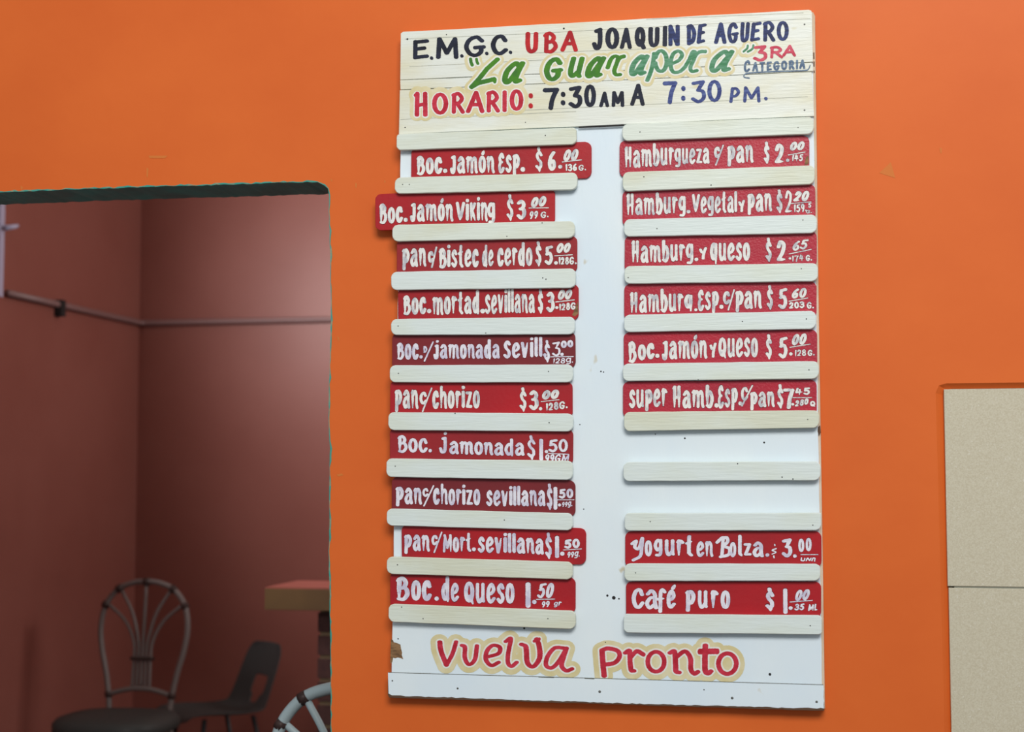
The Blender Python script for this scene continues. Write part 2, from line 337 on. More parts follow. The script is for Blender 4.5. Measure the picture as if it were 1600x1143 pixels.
def strokes_of(item):
    """item: dict -> list of (pixel polyline, nib w, nib h, angle)"""
    out = []
    if 'line' in item:
        return [(item['line'], item['nw'], item.get('nh', item['nw']), item.get('ang', 0.0))]
    s = item['s']; x0, x1 = item['x']; yb0, yb1 = item['yb']; h = item['h']
    nw = item['nw']; nh = item['nh']; ang = item.get('ang', 0.0); slant = item.get('slant', 0.0); cap = item.get('cap', 1.0)
    gap = item.get('gap', .04)
    ws = [G[ch][0] for ch in s]
    avail = (x1 - x0) - abs(slant) * (h - nh)
    tot = sum(ws) + gap * (len(s) - 1); k = avail / tot
    x = x0
    for ch, w in zip(s, ws):
        gw = w * k; hh = h * (cap if (ch.isupper() or ch.isdigit()) else 1.0)
        n1 = nw if item.get('noclamp') else min(nw, gw * CLAMP.get(ch, .37) * 1.1) if ch not in '.:/ı1I' else min(nw, max(gw, nw * .9))
        if ch == '/': n1 = nw * 0.42; 
        n2 = nh if ch != '/' else nh * .5
        yb = yb0 + (yb1 - yb0) * ((x + gw / 2 - x0) / max(1e-6, x1 - x0))
        if ch in '.:': n1 = max(n1, nw); n2 = max(n2, nw * .9)
        jy = random.uniform(-.015, .015) * h
        for st in G[ch][1]:
            pl = []
            for X, Y in st:
                yy = n2 / 2 + Y * (hh - n2)
                xx = x + n1 / 2 + X * max(0.3, gw - n1) + slant * Y * (hh - n2)
                pl.append((xx, yb - yy + jy))
            out.append((pl, n1, n2, ang) if not item.get('taper') or len(st) > 3 or ch in '.:/ı' else (pl, n1, n2, ang, 1))
        x += gw + gap * k
    return out
import numpy as np
def paint(items, y, mat, name, parent, grow=0.0, nseg=10, rough=0.07, clip=None, shift=(0, 0), step=0.42):
    """one flat layer of brush strokes: the union of all nib sweeps, contoured by marching squares"""
    segs = []
    for it in items:
        for stk in strokes_of(it):
            pl, nw, nh, ang = stk[:4]
            if len(stk) > 4:
                a, b = pl[-2], pl[-1]; last = []
                for q in range(1, 5): last.append((a[0] + (b[0] - a[0]) * (.5 + q / 8), a[1] + (b[1] - a[1]) * (.5 + q / 8)))
                p_ = (a[0] + (b[0] - a[0]) * .5, a[1] + (b[1] - a[1]) * .5)
                for q, e_ in enumerate(last):
                    f_ = 1 - .14 * (q + 1)
                    segs.append((p_[0] + shift[0], p_[1] + shift[1], e_[0] + shift[0], e_[1] + shift[1], nw * f_ + grow, nh * f_ + grow, ang)); p_ = e_
                pl = list(pl[:-1]) + [(a[0] + (b[0] - a[0]) * .5, a[1] + (b[1] - a[1]) * .5)]
            for a, b in zip(pl[:-1], pl[1:]):
                segs.append((a[0] + shift[0], a[1] + shift[1], b[0] + shift[0], b[1] + shift[1], max(nw + grow, 1.0), max(nh + grow, .9), ang))
    pad = max(max(q[4], q[5]) for q in segs) / 2 + 2
    x0 = min(min(q[0], q[2]) for q in segs) - pad; x1 = max(max(q[0], q[2]) for q in segs) + pad
    y0 = min(min(q[1], q[3]) for q in segs) - pad; y1 = max(max(q[1], q[3]) for q in segs) + pad
    nx_ = int((x1 - x0) / step) + 2; ny_ = int((y1 - y0) / step) + 2
    gx = x0 + np.arange(nx_) * step; gy = y0 + np.arange(ny_) * step
    D = np.full((ny_, nx_), 9.0)
    for ax, ay, bx, by, nw, nh, ang in segs:
        R = max(nw, nh) / 2 + 1.2
        i0_, i1_ = int((min(ax, bx) - R - x0) / step), int((max(ax, bx) + R - x0) / step) + 2
        j0_, j1_ = int((min(ay, by) - R - y0) / step), int((max(ay, by) + R - y0) / step) + 2
        i0_ = max(i0_, 0); j0_ = max(j0_, 0)
        X, Y = np.meshgrid(gx[i0_:i1_], gy[j0_:j1_])
        ca, sa = math.cos(ang), math.sin(ang); k = nw / nh
        def tf(u, v): return u * ca + v * sa, (-u * sa + v * ca) * k
        U, V = tf(X - ax, Y - ay); bu, bv = tf(bx - ax, by - ay)
        ll = bu * bu + bv * bv
        t = np.clip((U * bu + V * bv) / ll, 0, 1) if ll > 1e-9 else 0.0
        d = (np.hypot(U - t * bu, V - t * bv) - nw / 2) / max(1.0, k) ** .5
        sub = D[j0_:j1_, i0_:i1_]; np.minimum(sub, d, out=sub)
    XX, YY = np.meshgrid(gx, gy)
    D = D + rough * 2.2 * (np.sin(XX * .83 + 1.7 * np.sin(YY * .61)) * np.sin(YY * 1.07 + 1.3 * np.sin(XX * .47)))
    D[0, :] = D[-1, :] = 5; D[:, 0] = D[:, -1] = 5
    D[np.abs(D) < 1e-4] = 1e-4
    I = D < 0
    cnt = I[:-1, :-1].astype(int) + I[1:, :-1] + I[:-1, 1:] + I[1:, 1:]
    verts = []; faces = []; vid = {}
    def vert(px, py):
        key = (round(px, 4), round(py, 4)); k = vid.get(key)
        if k is None:
            k = len(verts); vid[key] = k; verts.append(tuple(P(px, py, y)))
        return k
    for j in range(ny_ - 1):
        row = cnt[j]
        full = np.flatnonzero(row == 4)
        if len(full):
            brk = np.flatnonzero(np.diff(full) > 1); st = np.r_[full[0], full[brk + 1]]; en = np.r_[full[brk], full[-1]] + 1
            for a, b in zip(st, en):
                faces.append((vert(gx[a], gy[j]), vert(gx[b], gy[j]), vert(gx[b], gy[j + 1]), vert(gx[a], gy[j + 1])))
        for i in np.flatnonzero((row > 0) & (row < 4)):
            c = [(gx[i], gy[j], D[j, i]), (gx[i + 1], gy[j], D[j, i + 1]), (gx[i + 1], gy[j + 1], D[j + 1, i + 1]), (gx[i], gy[j + 1], D[j + 1, i])]
            poly = []
            for k in range(4):
                p, q = c[k], c[(k + 1) % 4]
                if p[2] < 0: poly.append(vert(p[0], p[1]))
                if (p[2] < 0) != (q[2] < 0):
                    t = p[2] / (p[2] - q[2]); poly.append(vert(p[0] + (q[0] - p[0]) * t, p[1] + (q[1] - p[1]) * t))
            poly = [v for n_, v in enumerate(poly) if v != poly[n_ - 1]]
            if len(poly) > 2: faces.append(tuple(poly))
    me = bpy.data.meshes.new(name); me.from_pydata(verts, [], faces); me.materials.append(mat)
    o = bpy.data.objects.new(name, me); COL.objects.link(o)
    if parent is not None: o.parent = parent
    return o

# ---------------------------------------------------------------- room shell
TH = 0.14                      # wall thickness
ZT = 3.15
topline = [(-700, 330), (-200, 309), (0, 300), (60, 298), (110, 295.5), (200, 293), (260, 290.5), (330, 289), (400, 286.5), (450, 285), (480, 284),
           (497, 285), (507, 289), (512, 295), (514.5, 305)]
jambline = [(514.5, 305), (514, 330), (515.5, 370), (516.5, 430), (517.5, 480), (516, 540), (514.5, 600), (513.5, 650), (514, 665), (515.5, 700), (515, 760),
            (514.5, 820), (513.5, 870), (515, 930), (516, 1010), (516.5, 1080), (516.8, 1143)]
op = jag(topline, 7, 0.8, closed=False)[:-1] + jag(jambline, 9, 0.55, closed=False)
opw = [P(a, b, 0) for a, b in op]
xj = opw[-1].x; xl = xj - 1.75
opw = [p for p in opw if p.x > xl + .02]
zl = opw[0].z
XR = 1.75; XL = -3.6
nx = P(1463.5, 700, 0).x; nz = P(1530, 598, 0).z     # outer arris of the tiled recess
ntl = P(1474.5, 607, 0)
bm = bmesh.new()
outline = [(XL, 0), (XL, ZT), (XR, ZT), (XR, nz), (nx + .02, nz), (nx + .006, nz - .004), (nx, nz - .018), (nx + .010, 0.0)]
outline += [(xj, 0)] + [(p.x, p.z) for p in reversed(opw)] + [(xl, zl), (xl, 0)]
REC = 0.006
fr = [bm.verts.new((x, 0, z)) for x, z in outline]
bk = [bm.verts.new((x, TH, z)) for x, z in outline]
bm.faces.new(fr); f = bm.faces.new(bk[::-1]); f.material_index = 2
n = len(outline)
i0 = 8                                                # first vertex of the door reveal
for i in range(n):
    j = (i + 1) % n
    if i in (3, 4, 5, 6): continue                    # the tiled recess is closed by its bevel
    fc = bm.faces.new((fr[i], fr[j], bk[j], bk[i]))
    if i0 <= i < n - 1: fc.material_index = 1
# bevel of the tile recess, and its back
ri = [(XR, ntl.z), (ntl.x + .016, ntl.z), (ntl.x + .004, ntl.z - .001), (ntl.x, ntl.z - .012), (ntl.x + .012, 0.0)]
rv = [bm.verts.new((x, REC + .004, z)) for x, z in ri]
for a in range(4): bm.faces.new((fr[3 + a], fr[4 + a], rv[a + 1], rv[a]))
corner = bm.verts.new((XR, REC + .004, 0))
fc = bm.faces.new(rv + [corner]); fc.material_index = 3
wall = struct(obj('wall_front', bm, [M['orange'], M['teal'], M['maroon'], M['grout']]), 'orange painted wall around the dark doorway')
# chipped teal arris round the doorway
def ribbon(pl, w0, w1, y, bm, side):
    prev = None
    for i, (x, yy) in enumerate(pl):
        a = pl[max(0, i - 1)]; b = pl[min(len(pl) - 1, i + 1)]
        t = Vector((b[0] - a[0], b[1] - a[1])).normalized(); nn = Vector((-t.y, t.x)) * side
        w = random.uniform(w0, w1)
        cur = (bm.verts.new(P(x, yy, y)), bm.verts.new(P(x + nn.x * w, yy + nn.y * w, y)))
        if prev: bm.faces.new((prev[0], prev[1], cur[1], cur[0]))
        prev = cur
bm = bmesh.new(); ribbon([q for q in op if q[0] > -150], 0.5, 3.0, -0.0006, bm, -1)
obj('chipped_paint_edge', bm, M['teal_edge'], wall)
# small scars in the orange paint
bm = bmesh.new()
for poly in ([(1374, 270), (1392, 253), (1399, 278)],
             [(229, 262), (232, 263), (231, 277), (229, 276)], [(516, 279), (520, 281), (518, 284)], [(555, 285), (558, 287), (557, 294), (555, 292)],
             [(232, 243), (262, 243), (258, 247), (234, 247)], [(32, 290), (36, 292), (34, 299)], [(526, 741), (534, 739), (537, 742), (528, 744)],
             [(527, 525), (530, 527), (529, 534)], [(600, 281), (603, 283), (601, 286)], [(1468, 230), (1472, 232), (1471, 240), (1469, 238)]):
    flat_bm(poly, -0.0004, bm)
ps = obj('paint_scar', bm, material('faded_scar_paint', rgb(212, 118, 50), 0.7), wall); ps['kind'] = 'stuff'
# tiles
tz0 = ntl.z; tx0 = ntl.x + .0005; ts_h = P(1480, 607, 0).z - P(1480, 914.5, 0).z; gapz = .0032
tilemesh = None
for r in range(5):
    for c in range(3):
        z1 = tz0 - .001 - r * (ts_h + gapz); z0 = max(0.0, z1 - ts_h); x0 = tx0 + c * (.40 + gapz) + (0.0015 * r if c == 0 else 0.0015 * r)
        x1 = x0 + .40
        if z1 < .02 or x0 > XR - .02: continue
        x1 = min(x1, XR)
        bm = bmesh.new(); box(bm, x0, x1, .0012, REC + .0035, z0, z1)
        bmesh.ops.bevel(bm, geom=[e for e in bm.edges if all(v.co.y < .002 for v in e.verts)], offset=.0007, segments=1, affect='EDGES')
        obj('tile', bm, M['tile'], wall)

newbox('grout_bed', M['grout'], wall, tx0 + .012, XR, .0030, REC + .0038, 0, tz0 - .003)
YB = 3.9
corner_x = P(216, 600, YB).x
floor = struct(newbox('floor', M['floor'], None, XL, 3.2, -7.5, YB + .1, -.12, 0.0))
struct(newbox('ceiling', M['ceil'], None, XL, 3.2, 0.0, YB + .1, ZT, ZT + .12))
struct(newbox('wall_back', M['maroon'], None, corner_x - .1, 3.2, YB, YB + .1, 0, ZT))
struct(newbox('wall_right', M['maroon'], None, 1.75, 1.85, 0.0, YB, 0, ZT))
# left wall of the side room with a window opening (just out of frame, its frame shows)
wy1 = 0.0
d0 = rgt * ((4 - W / 2) / F) + upv * 0 + fwd
def PX(px, py, x):
    d = rgt * ((px - W / 2) / F) + upv * (-(py - H / 2) / F) + fwd
    t = (x - CAM.x) / d.x; return CAM + d * t
wp = PX(2, 464, corner_x); wtop = PX(4, 290, corner_x).z
wy1 = wp.y; wz0 = wp.z; wz1 = max(wtop, wz0 + .75); wy0 = wy1 - 1.05
bm = bmesh.new()
box(bm, corner_x - .1, corner_x, TH, wy0, 0, ZT); box(bm, corner_x - .1, corner_x, wy1, YB, 0, ZT)
box(bm, corner_x - .1, corner_x, wy0, wy1, 0, wz0); box(bm, corner_x - .1, corner_x, wy0, wy1, wz1, ZT)
struct(obj('wall_left', bm, M['maroon']))
win = struct(newbox('window_1', M['frame_w'], None, corner_x - .06, corner_x + .008, wy1 - .035, wy1 + .0, wz0, wz1), 'pale metal window frame at the left edge of the side room')
newbox('window_frame', M['frame_w'], win, corner_x - .06, corner_x + .02, wy0, wy1 - .035, wz0, wz0 + .035)
newbox('window_frame', M['frame_w'], win, corner_x - .06, corner_x + .02, wy0, wy1 - .035, wz1 - .035, wz1)
newbox('window_frame', M['frame_w'], win, corner_x - .06, corner_x + .02, wy0, wy0 + .035, wz0 + .035, wz1 - .035)
glass = bpy.data.materials.new('frosted_glass'); glass.use_nodes = True
gb = glass.node_tree.nodes['Principled BSDF']; gb.inputs['Base Color'].default_value = (.85, .9, .95, 1); gb.inputs['Roughness'].default_value = .5
gb.inputs['Transmission Weight'].default_value = .9
newbox('pane', glass, win, corner_x - .04, corner_x - .034, wy0 + .035, wy1 - .035, wz0 + .035, wz1 - .035)
hp = PX(2, 357, corner_x); h2 = PX(14, 351, corner_x)
bm = bmesh.new(); tube(bm, [(corner_x + .02, wy1 - .02, hp.z), (corner_x + .05, wy1 + .005, hp.z + .01), (corner_x + .04, wy1 + .045, hp.z + .02)], [.012, .010, .007], 8)
obj('window_latch', bm, M['frame_w'], win, True)
# conduit along the walls
pc = P(218, 505, YB)
z_c = pc.z; pr = P(560, 498.5, YB).z
bm = bmesh.new()
tube(bm, [(corner_x + .016, wy1 + .02, z_c + .0), (corner_x + .016, wy1 + .7, z_c + .0), (corner_x + .016, YB - .05, z_c), (corner_x + .022, YB - .022, z_c), (corner_x + .05, YB - .016, z_c),
          (corner_x + 1.0, YB - .016, (z_c + pr) / 2), (1.7, YB - .016, pr)], .014, 10)
pipe = obj('conduit_pipe', bm, M['conduit'], None, True)
pipe['label'] = 'thin painted conduit pipe running round the corner of the dark red side room'; pipe['category'] = 'pipe'
bkp = PX(88, 486, corner_x)
newbox('pipe_clip', M['dark'], pipe, corner_x, corner_x + .034, bkp.y - .02, bkp.y + .02, z_c - .05, z_c + .02)

# ---------------------------------------------------------------- menu board
YP = -0.020     # face of the big panel
YH = -0.026     # face of the header planks
YS = -0.0345    # face of the slats
YQ = -0.0250    # face of the red plaques
board = thing('menu_board', 'tall cream and white painted wooden menu board hanging on the orange wall', 'menu board', tuple(P(948, 1098, 0)))
binv = Vector(board.location)
def adopt(o, p=board):
    o.parent = p; o.matrix_parent_inverse = Matrix.Translation(-Vector(p.location)); return o
def bpart(name, bm, mat, p=board):
    o = obj(name, bm, mat); return adopt(o, p)
bpart('panel', slab_bm(jag([(629, 54), (1269, 20), (1285, 1104), (611, 1084)], 30, .4), -.001, YP), M['white'])
# battens: the pale edge strip at the right
bpart('edge_batten', slab_bm([(1266, 19), (1270.5, 19), (1273.5, 25), (1279.5, 500), (1286, 900), (1289, 1106), (1282, 1107), (1274, 560)], -.001, YP + .004, .0004), M['batten'])
# header planks
def hl(yl, yr, x): return yl + (yr - yl) * (x - 626) / (1272 - 626)
def plank(yl0, yr0, yl1, yr1, xl0=626, xr0=1268.5, xr1=1270.5, xl1=625.5, rr=(0, 0, 0, 0)):
    q = [(xl0, yl0), (xr0, yr0), (xr1, yr1), (xl1, yl1)]
    return slab_bm(jag(rounded(q, list(rr), 4), 40, .35), YP - .0002, YH, .0005)
bpart('header_plank', plank(50, 15, 124.6, 96.5, rr=(4, 5, 0, 0)), M['header'])
bpart('header_plank', plank(125.6, 97.5, 140.0, 111.2, xl0=625.2, xl1=625.5), M['header'])
bpart('header_plank', plank(141.0, 112.2, 209.5, 181, xl0=624.5, xl1=623.5, xr1=1272), M['header'])
bm = bmesh.new()
for a, b in (((904, 199.2), (975, 196.0)),):
    bm2 = flat_bm([(a[0], a[1] - 1.5), (b[0], b[1] - 1.8), (b[0], b[1] + .8), (a[0], a[1] + .8)], YH - .0001, bm)
bpart('joint_shadow_gap', bm, M['dark'])  # flat dark strip painting the shadow under the raised header plank
items = [dict(line=[(633, 61), (830, 52.5), (1040, 41), (1266, 29)], nw=.55), dict(line=[(640, 104), (800, 96), (960, 88)], nw=.45),
         dict(line=[(828, 83), (1020, 76)], nw=.4), dict(line=[(730, 177), (820, 172), (1015, 163), (1262, 151)], nw=.5),
         dict(line=[(1010, 30), (1255, 20)], nw=.35), dict(line=[(626, 186.5), (900, 174)], nw=.35)]
gq = adopt(paint(items, YH - .00015, M['pencil'], 'guide_lines', None, rough=.02)); gq['kind'] = 'stuff'
# footer plank: bare wood core with chipped white paint on its face
core = bpart('footer_plank', slab_bm(jag([(606, 1051), (1286, 1070), (1288.5, 1109.5), (1270, 1109.5), (608, 1089.5), (606, 1085)], 12, .5), YP - .0002, -.0238, .0004), M['darkwood'])
random.seed(11)
bl = [(606.2, 1050), (1286, 1069)] + jag([(1286.5, 1070), (1288, 1106), (1240, 1105.5), (1172, 1103.5), (1000, 1099), (820, 1093), (640, 1087), (613, 1086), (607, 1083)], 6, .75, closed=False)
bpart('paint_coat', slab_bm(bl, -.0238, -.0245, .0002), M['white'])
jl = adopt(paint([dict(line=[(607, 1050), (800, 1055.5), (950, 1059.6), (1286, 1069.2)], nw=1.0, nh=.8), dict(line=[(842, 1057), (865, 1057.8)], nw=1.6, nh=1.4), dict(line=[(914, 1059.3), (928, 1059.8)], nw=1.5, nh=1.4)], -.0248, M['joint'], 'joint_gap', None, rough=.02)); jl['kind'] = 'stuff'
bm = flat_bm([(x / 4.444 + 590, y / 4.444 + 960) for x, y in ((92, 170), (106, 174), (112, 190), (135, 196), (158, 206), (163, 236), (170, 262), (168, 280), (178, 308), (158, 300), (140, 296), (122, 302), (108, 298), (102, 328), (88, 338), (90, 250))], YP - .0003)
bpart('bare_wood_chip', bm, M['rawwood'])
bm = flat_bm([(1278, 667), (1281.5, 664), (1282.5, 676), (1279.5, 679), (1277.5, 674)], YP - .0003)
flat_bm([(1270.6, 82), (1272.4, 82), (1272.6, 92), (1270.8, 92)], YP + .0036, bm); flat_bm([(1270.8, 96), (1272.8, 96), (1272.8, 104), (1271, 104)], YP + .0036, bm)
flat_bm([(1271, 110), (1272.9, 110), (1272.9, 114), (1271.2, 114)], YP + .0036, bm)
bpart('edge_chips', bm, M['darkwood'])['kind'] = 'stuff'

SL = [  # xl, xr, yTL, yTR, yBR, yBL
 (619.5, 900.5, 209.5, 199, 225, 234.5), (616.7, 902, 277.3, 269.2, 296, 302.5), (613, 897.7, 351, 344.8, 371.4, 377), (611, 899.2, 424.6, 419, 449.4, 452.8),
 (610.8, 898, 498.2, 494.4, 522, 523), (608.6, 895.2, 570.4, 569, 597, 597), (606.6, 895.5, 643.5, 645.8, 673.7, 671.5), (603.6, 894.8, 715.6, 719.4, 749.3, 744.8),
 (604, 894.8, 794, 801.5, 828.5, 820.6), (604.3, 894.8, 869, 877.5, 905, 896), (607, 899.3, 942.8, 954, 982.8, 971)]
SR = [(972.4, 1271.5, 194, 182, 209, 220), (973, 1273, 268.8, 258, 287.4, 298.7), (975, 1276.4, 342.6, 335, 363.7, 369.5), (975.5, 1278, 415.6, 410.7, 439, 443),
 (975, 1275, 491.5, 485.4, 513.5, 518.5), (973, 1279.3, 568, 563.7, 591.4, 595), (975, 1280, 643.3, 640.6, 668, 673.3), (974, 1282, 721.6, 720.5, 750, 751.6),
 (976, 1283, 801, 800.8, 828, 828.7), (975.5, 1282, 880, 880.5, 907, 907.3), (974.4, 1284.3, 958.6, 961, 990.8, 988)]
slats = []
for k, (x0, x1, a, b, c, d) in enumerate(SL + SR):
    q = [(x0, a), (x1, b), (x1, c), (x0, d)]
    rr = [9, 9, 10, 9]
    if k == 0: rr = [5, 6, 8, 7]
    if k == 19: rr = [7, 1.5, 9, 7]
    if k == 21: rr = [6, 6, 5, 8]
    ol = jag(rounded(q, rr, 6), 22, .22)
    bm = slab_bm(ol, YQ - .0006, YS, .0011)
    mid0 = ((a + d) / 2); mid1 = ((b + c) / 2)
    mat = M['slat_a'] if k in (0, 1, 2, 9, 10, 11, 12, 17) else M['slat_b']
    if k in (18, 19, 20, 21): mat = M['slat_b']
    s = bpart('slat', bm, mat); slats.append(s)
# nails in the slats and board (photo pixel, slat index)
NL = [(852, 211.5, 0), (639.5, 288, 1), (629, 288, 1), (847, 348, 2), (792, 369, 2), (848, 434, 3), (853, 436, 3), (622, 509, 4), (759, 520, 4), (622.5, 583, 5), (857, 580, 5),
      (711, 645.5, 6), (858, 660, 6), (617.5, 728, 7), (788, 812, 8), (621, 882, 9), (627.5, 948, 10), (661, 966, 10), (856, 966, 10),
      (1000, 206, 11), (1247, 199, 11), (1006, 276, 12), (1111, 289, 12), (1026.5, 357, 13), (1254.5, 343.5, 13), (981.5, 433.5, 14), (1252, 419.5, 14), (1260, 498, 15), (1160, 502, 15),
      (1264, 577.5, 16), (1091, 593, 16), (1262, 655, 17), (1222, 745, 18), (1239, 748, 18), (1152.5, 724, 18), (1016, 814.5, 19), (1270, 820, 19), (993, 894.5, 20), (1266, 977, 21)]
nm = None
def nail(px, py, y, r, mat, parent):
    bm = bmesh.new(); c = P(px, py, y); rr = r / 800.0
    ring = [bm.verts.new((c.x + rr * math.cos(t), y + .0002, c.z + rr * math.sin(t))) for t in [k * math.pi / 4 for k in range(8)]]
    ring2 = [bm.verts.new((c.x + rr * .6 * math.cos(t), y - .0004, c.z + rr * .6 * math.sin(t))) for t in [k * math.pi / 4 for k in range(8)]]
    for k in range(8): bm.faces.new((ring[k], ring[(k + 1) % 8], ring2[(k + 1) % 8], ring2[k]))
    bm.faces.new(ring2)
    o = obj('nail', bm, mat); o.parent = parent
    if parent is board: o.matrix_parent_inverse = Matrix.Translation(-binv)
for px, py, i in NL: nail(px, py, YS - .0002, 1.05, M['nail'] if (i % 3) else M['dark'], slats[i])
for px, py, r in ((636.5, 61, 1.7), (697.5, 54, 1.1), (881, 44.5, 1.6), (1257, 38, 1.5), (1257, 172, 1.5), (633, 199, 1.2), (821, 191, .9)): nail(px, py, YH - .0002, r, M['dark'] if r != 1.5 else M['nail'], board)
for px, py, r in ((715, 1075, 1.7), (937, 1080, 2.2), (1144, 1090, 2.2), (1100, 1077, 1.2), (1276, 1096, 2.0), (613, 1063, 1.4)): nail(px, py, -.0247, r, M['nail'], board)
for px, py, r in ((622, 997.5, 1.2), (819, 981, 1.7), (1070, 684.5, 1.5), (1194, 691, 1.6), (949, 930, 1.9), (959, 933.5, 3.0), (967, 935, 1.4), (939, 580, 1.3), (943, 581, 1.1), (906, 663, 1.0), (1024, 678, 1.0),
                  (1203, 1053, 2.2), (946, 1003, 1.3), (912, 795, 1.0)): nail(px, py, YP - .0002, r, M['dark'], board)

# ---------------------------------------------------------------- header lettering
def cv(ox, oy, sc): return lambda u, v: (ox + u / sc, oy + v / sc)
def big(s, ox, oy, sc, u0, u1, vt, vb, nw, nh=None, **k):
    x0, yt = ox + u0 / sc, oy + vt / sc; x1, yb = ox + u1 / sc, oy + vb / sc
    sl = k.pop('tilt', 0)
    k.setdefault('noclamp', len(s) == 1)
    return dict(s=s, x=(x0, x1), yb=(yb + sl / 2, yb - sl / 2), h=yb - yt, nw=nw * 1.13, nh=(nh or nw * .8) * 1.1, **k)
c3 = (610, 30, 6.35); c4 = (820, 20, 6.35); c5 = (1010, 10, 5.714)
blk = [big('E', *c3, 213, 392, 198, 400, 6.2, 5), big('.', *c3, 390, 428, 345, 402, 5, ang=.5), big('M', *c3, 440, 680, 178, 392, 6.6, 4), big('.', *c3, 690, 728, 325, 382, 5, ang=.5),
       big('G', *c3, 730, 948, 158, 372, 6.6, 5), big('.', *c3, 935, 977, 295, 358, 5, ang=.5), big('C', *c3, 995, 1168, 153, 358, 6.8, 5), big('.', *c3, 1168, 1215, 290, 345, 5, ang=.5),
       big('J', *c4, 666, 784, 150, 368, 6.6, 5.2), big('O', *c4, 798, 938, 143, 358, 7, 4.4), big('A', *c4, 942, 1064, 146, 356, 5.8, 4.4), big('Q', *c4, 1090, 1203, 140, 345, 6.6, 4.4),
       big('U', *c4, 1222, 1342, 138, 338, 6.4, 4.4), big('I', *c5, 135, 195, 172, 357, 6.2, 3.6)]
blk_sheen = [big('N', *c5, 188, 306, 165, 355, 5.8, 3.6), big('D', *c5, 356, 446, 163, 348, 5.8, 4), big('E', *c5, 444, 542, 153, 337, 5.8, 4.2, slant=.1),
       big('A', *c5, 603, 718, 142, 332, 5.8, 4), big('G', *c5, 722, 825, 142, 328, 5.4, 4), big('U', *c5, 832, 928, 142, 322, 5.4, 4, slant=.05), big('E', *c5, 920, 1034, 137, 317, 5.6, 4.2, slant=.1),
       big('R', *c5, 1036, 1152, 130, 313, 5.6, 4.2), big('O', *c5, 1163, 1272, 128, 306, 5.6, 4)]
blk2 = [big('7', *c4, 178, 342, 738, 962, 6.6, 6), big(':', *c4, 348, 412, 740, 928, 6.4, 6.4, ang=.7), big('Ʒ', *c4, 433, 572, 723, 947, 6.6, 5.2), big('0', *c4, 588, 707, 713, 937, 6.2, 4.4),
        big('A', *c4, 738, 838, 782, 935, 5, 3.8), big('M', *c4, 855, 990, 773, 930, 5.2, 3.6), big('A', *c4, 1045, 1193, 700, 918, 5.8, 4.4)]
blk2_sheen = [big('7', *c5, 145, 277, 663, 872, 6.0, 5.6), big(':', *c5, 302, 358, 665, 852, 6, 6, ang=.7), big('Ʒ', *c5, 398, 532, 657, 862, 5.6, 4.4), big('0', *c5, 543, 672, 655, 852, 5.8, 4.4),
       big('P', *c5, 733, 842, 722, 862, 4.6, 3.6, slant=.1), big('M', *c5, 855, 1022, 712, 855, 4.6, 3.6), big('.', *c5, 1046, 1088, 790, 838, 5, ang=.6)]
uba = [big('U', *c4, 2, 140, 192, 403, 6.6, 5), big('B', *c4, 180, 328, 186, 400, 6.2, 5), big('A', *c4, 352, 530, 178, 388, 6.2, 5)]
hor = [big('H', *c3, 226, 388, 722, 970, 6.4, 5), big('O', *c3, 412, 575, 728, 948, 6.6, 5), big('R', *c3, 600, 740, 722, 938, 6, 5), big('A', *c3, 748, 936, 712, 934, 6.4, 5),
       big('R', *c3, 946, 1088, 703, 923, 6, 5), big('I', *c3, 1106, 1160, 703, 918, 6, 4.4), big('O', *c3, 1182, 1320, 695, 908, 6.4, 4.6)]
hor2 = [big(':', *c4, 28, 90, 745, 960, 6.2, 6.2, ang=.7)]
def gl(s, c, u0, u1, vt, vb, nw=7.4, nh=4.6, **k): return big(s, *c, u0, u1, vt, vb, nw, nh, **k)
K = lambda c, pts: [cv(*c)(u, v) for u, v in pts]
g1 = [dict(line=K(c3, [(1062, 398), (960, 490), (880, 590), (805, 672)]), nw=8.0, nh=6.0), dict(line=smooth_pts(K(c3, [(808, 672), (880, 632), (960, 612), (1030, 596), (1035, 615)]), 5), nw=5.6, nh=7.0),
      gl('α', c3, 1092, 1352, 418, 645, 8, 5.5, slant=.25), gl('G', c4, 178, 395, 436, 674, 8, 5.6, slant=.12), gl('u', c4, 408, 610, 436, 648, 7.4, 4.6, slant=.25),
      gl('α', c4, 582, 820, 432, 648, 8, 5, slant=.28), dict(line=smooth_pts(K(c4, [(822, 545), (850, 470), (885, 432), (925, 440), (912, 500), (888, 570), (902, 612), (945, 612)]), 5), nw=7, nh=5),
      dict(line=smooth_pts(K(c4, [(918, 490), (945, 445), (985, 432)]), 4), nw=6, nh=6),
      dict(line=K(c3, [(795, 395), (800, 425), (812, 455)]), nw=5.2, nh=4.5), dict(line=K(c3, [(855, 395), (858, 420), (868, 440)]), nw=4.6, nh=4.0)]
g2 = [gl('α', c4, 1020, 1250, 415, 628, 7.6, 5, slant=.25),
      dict(line=smooth_pts(K(c5, [(70, 420), (60, 500), (40, 580), (8, 660)]), 5), nw=7, nh=4.6), dict(line=[cv(*c5)(*q) for q in E(130, 488, 52, 92, 200, 530, 18)], nw=7, nh=5),
      dict(line=smooth_pts(K(c5, [(218, 515), (290, 480), (318, 430), (285, 398), (235, 430), (215, 520), (240, 585), (300, 580), (345, 540)]), 5), nw=6.6, nh=4.8),
      dict(line=smooth_pts(K(c5, [(345, 540), (385, 470), (415, 405), (440, 418), (420, 480), (392, 545), (408, 580), (450, 572)]), 5), nw=6.4, nh=4.8), dict(line=smooth_pts(K(c5, [(428, 455), (470, 408), (528, 402)]), 4), nw=5, nh=5.4),
      gl('α', c5, 545, 800, 385, 588, 7.4, 5, slant=.28)]
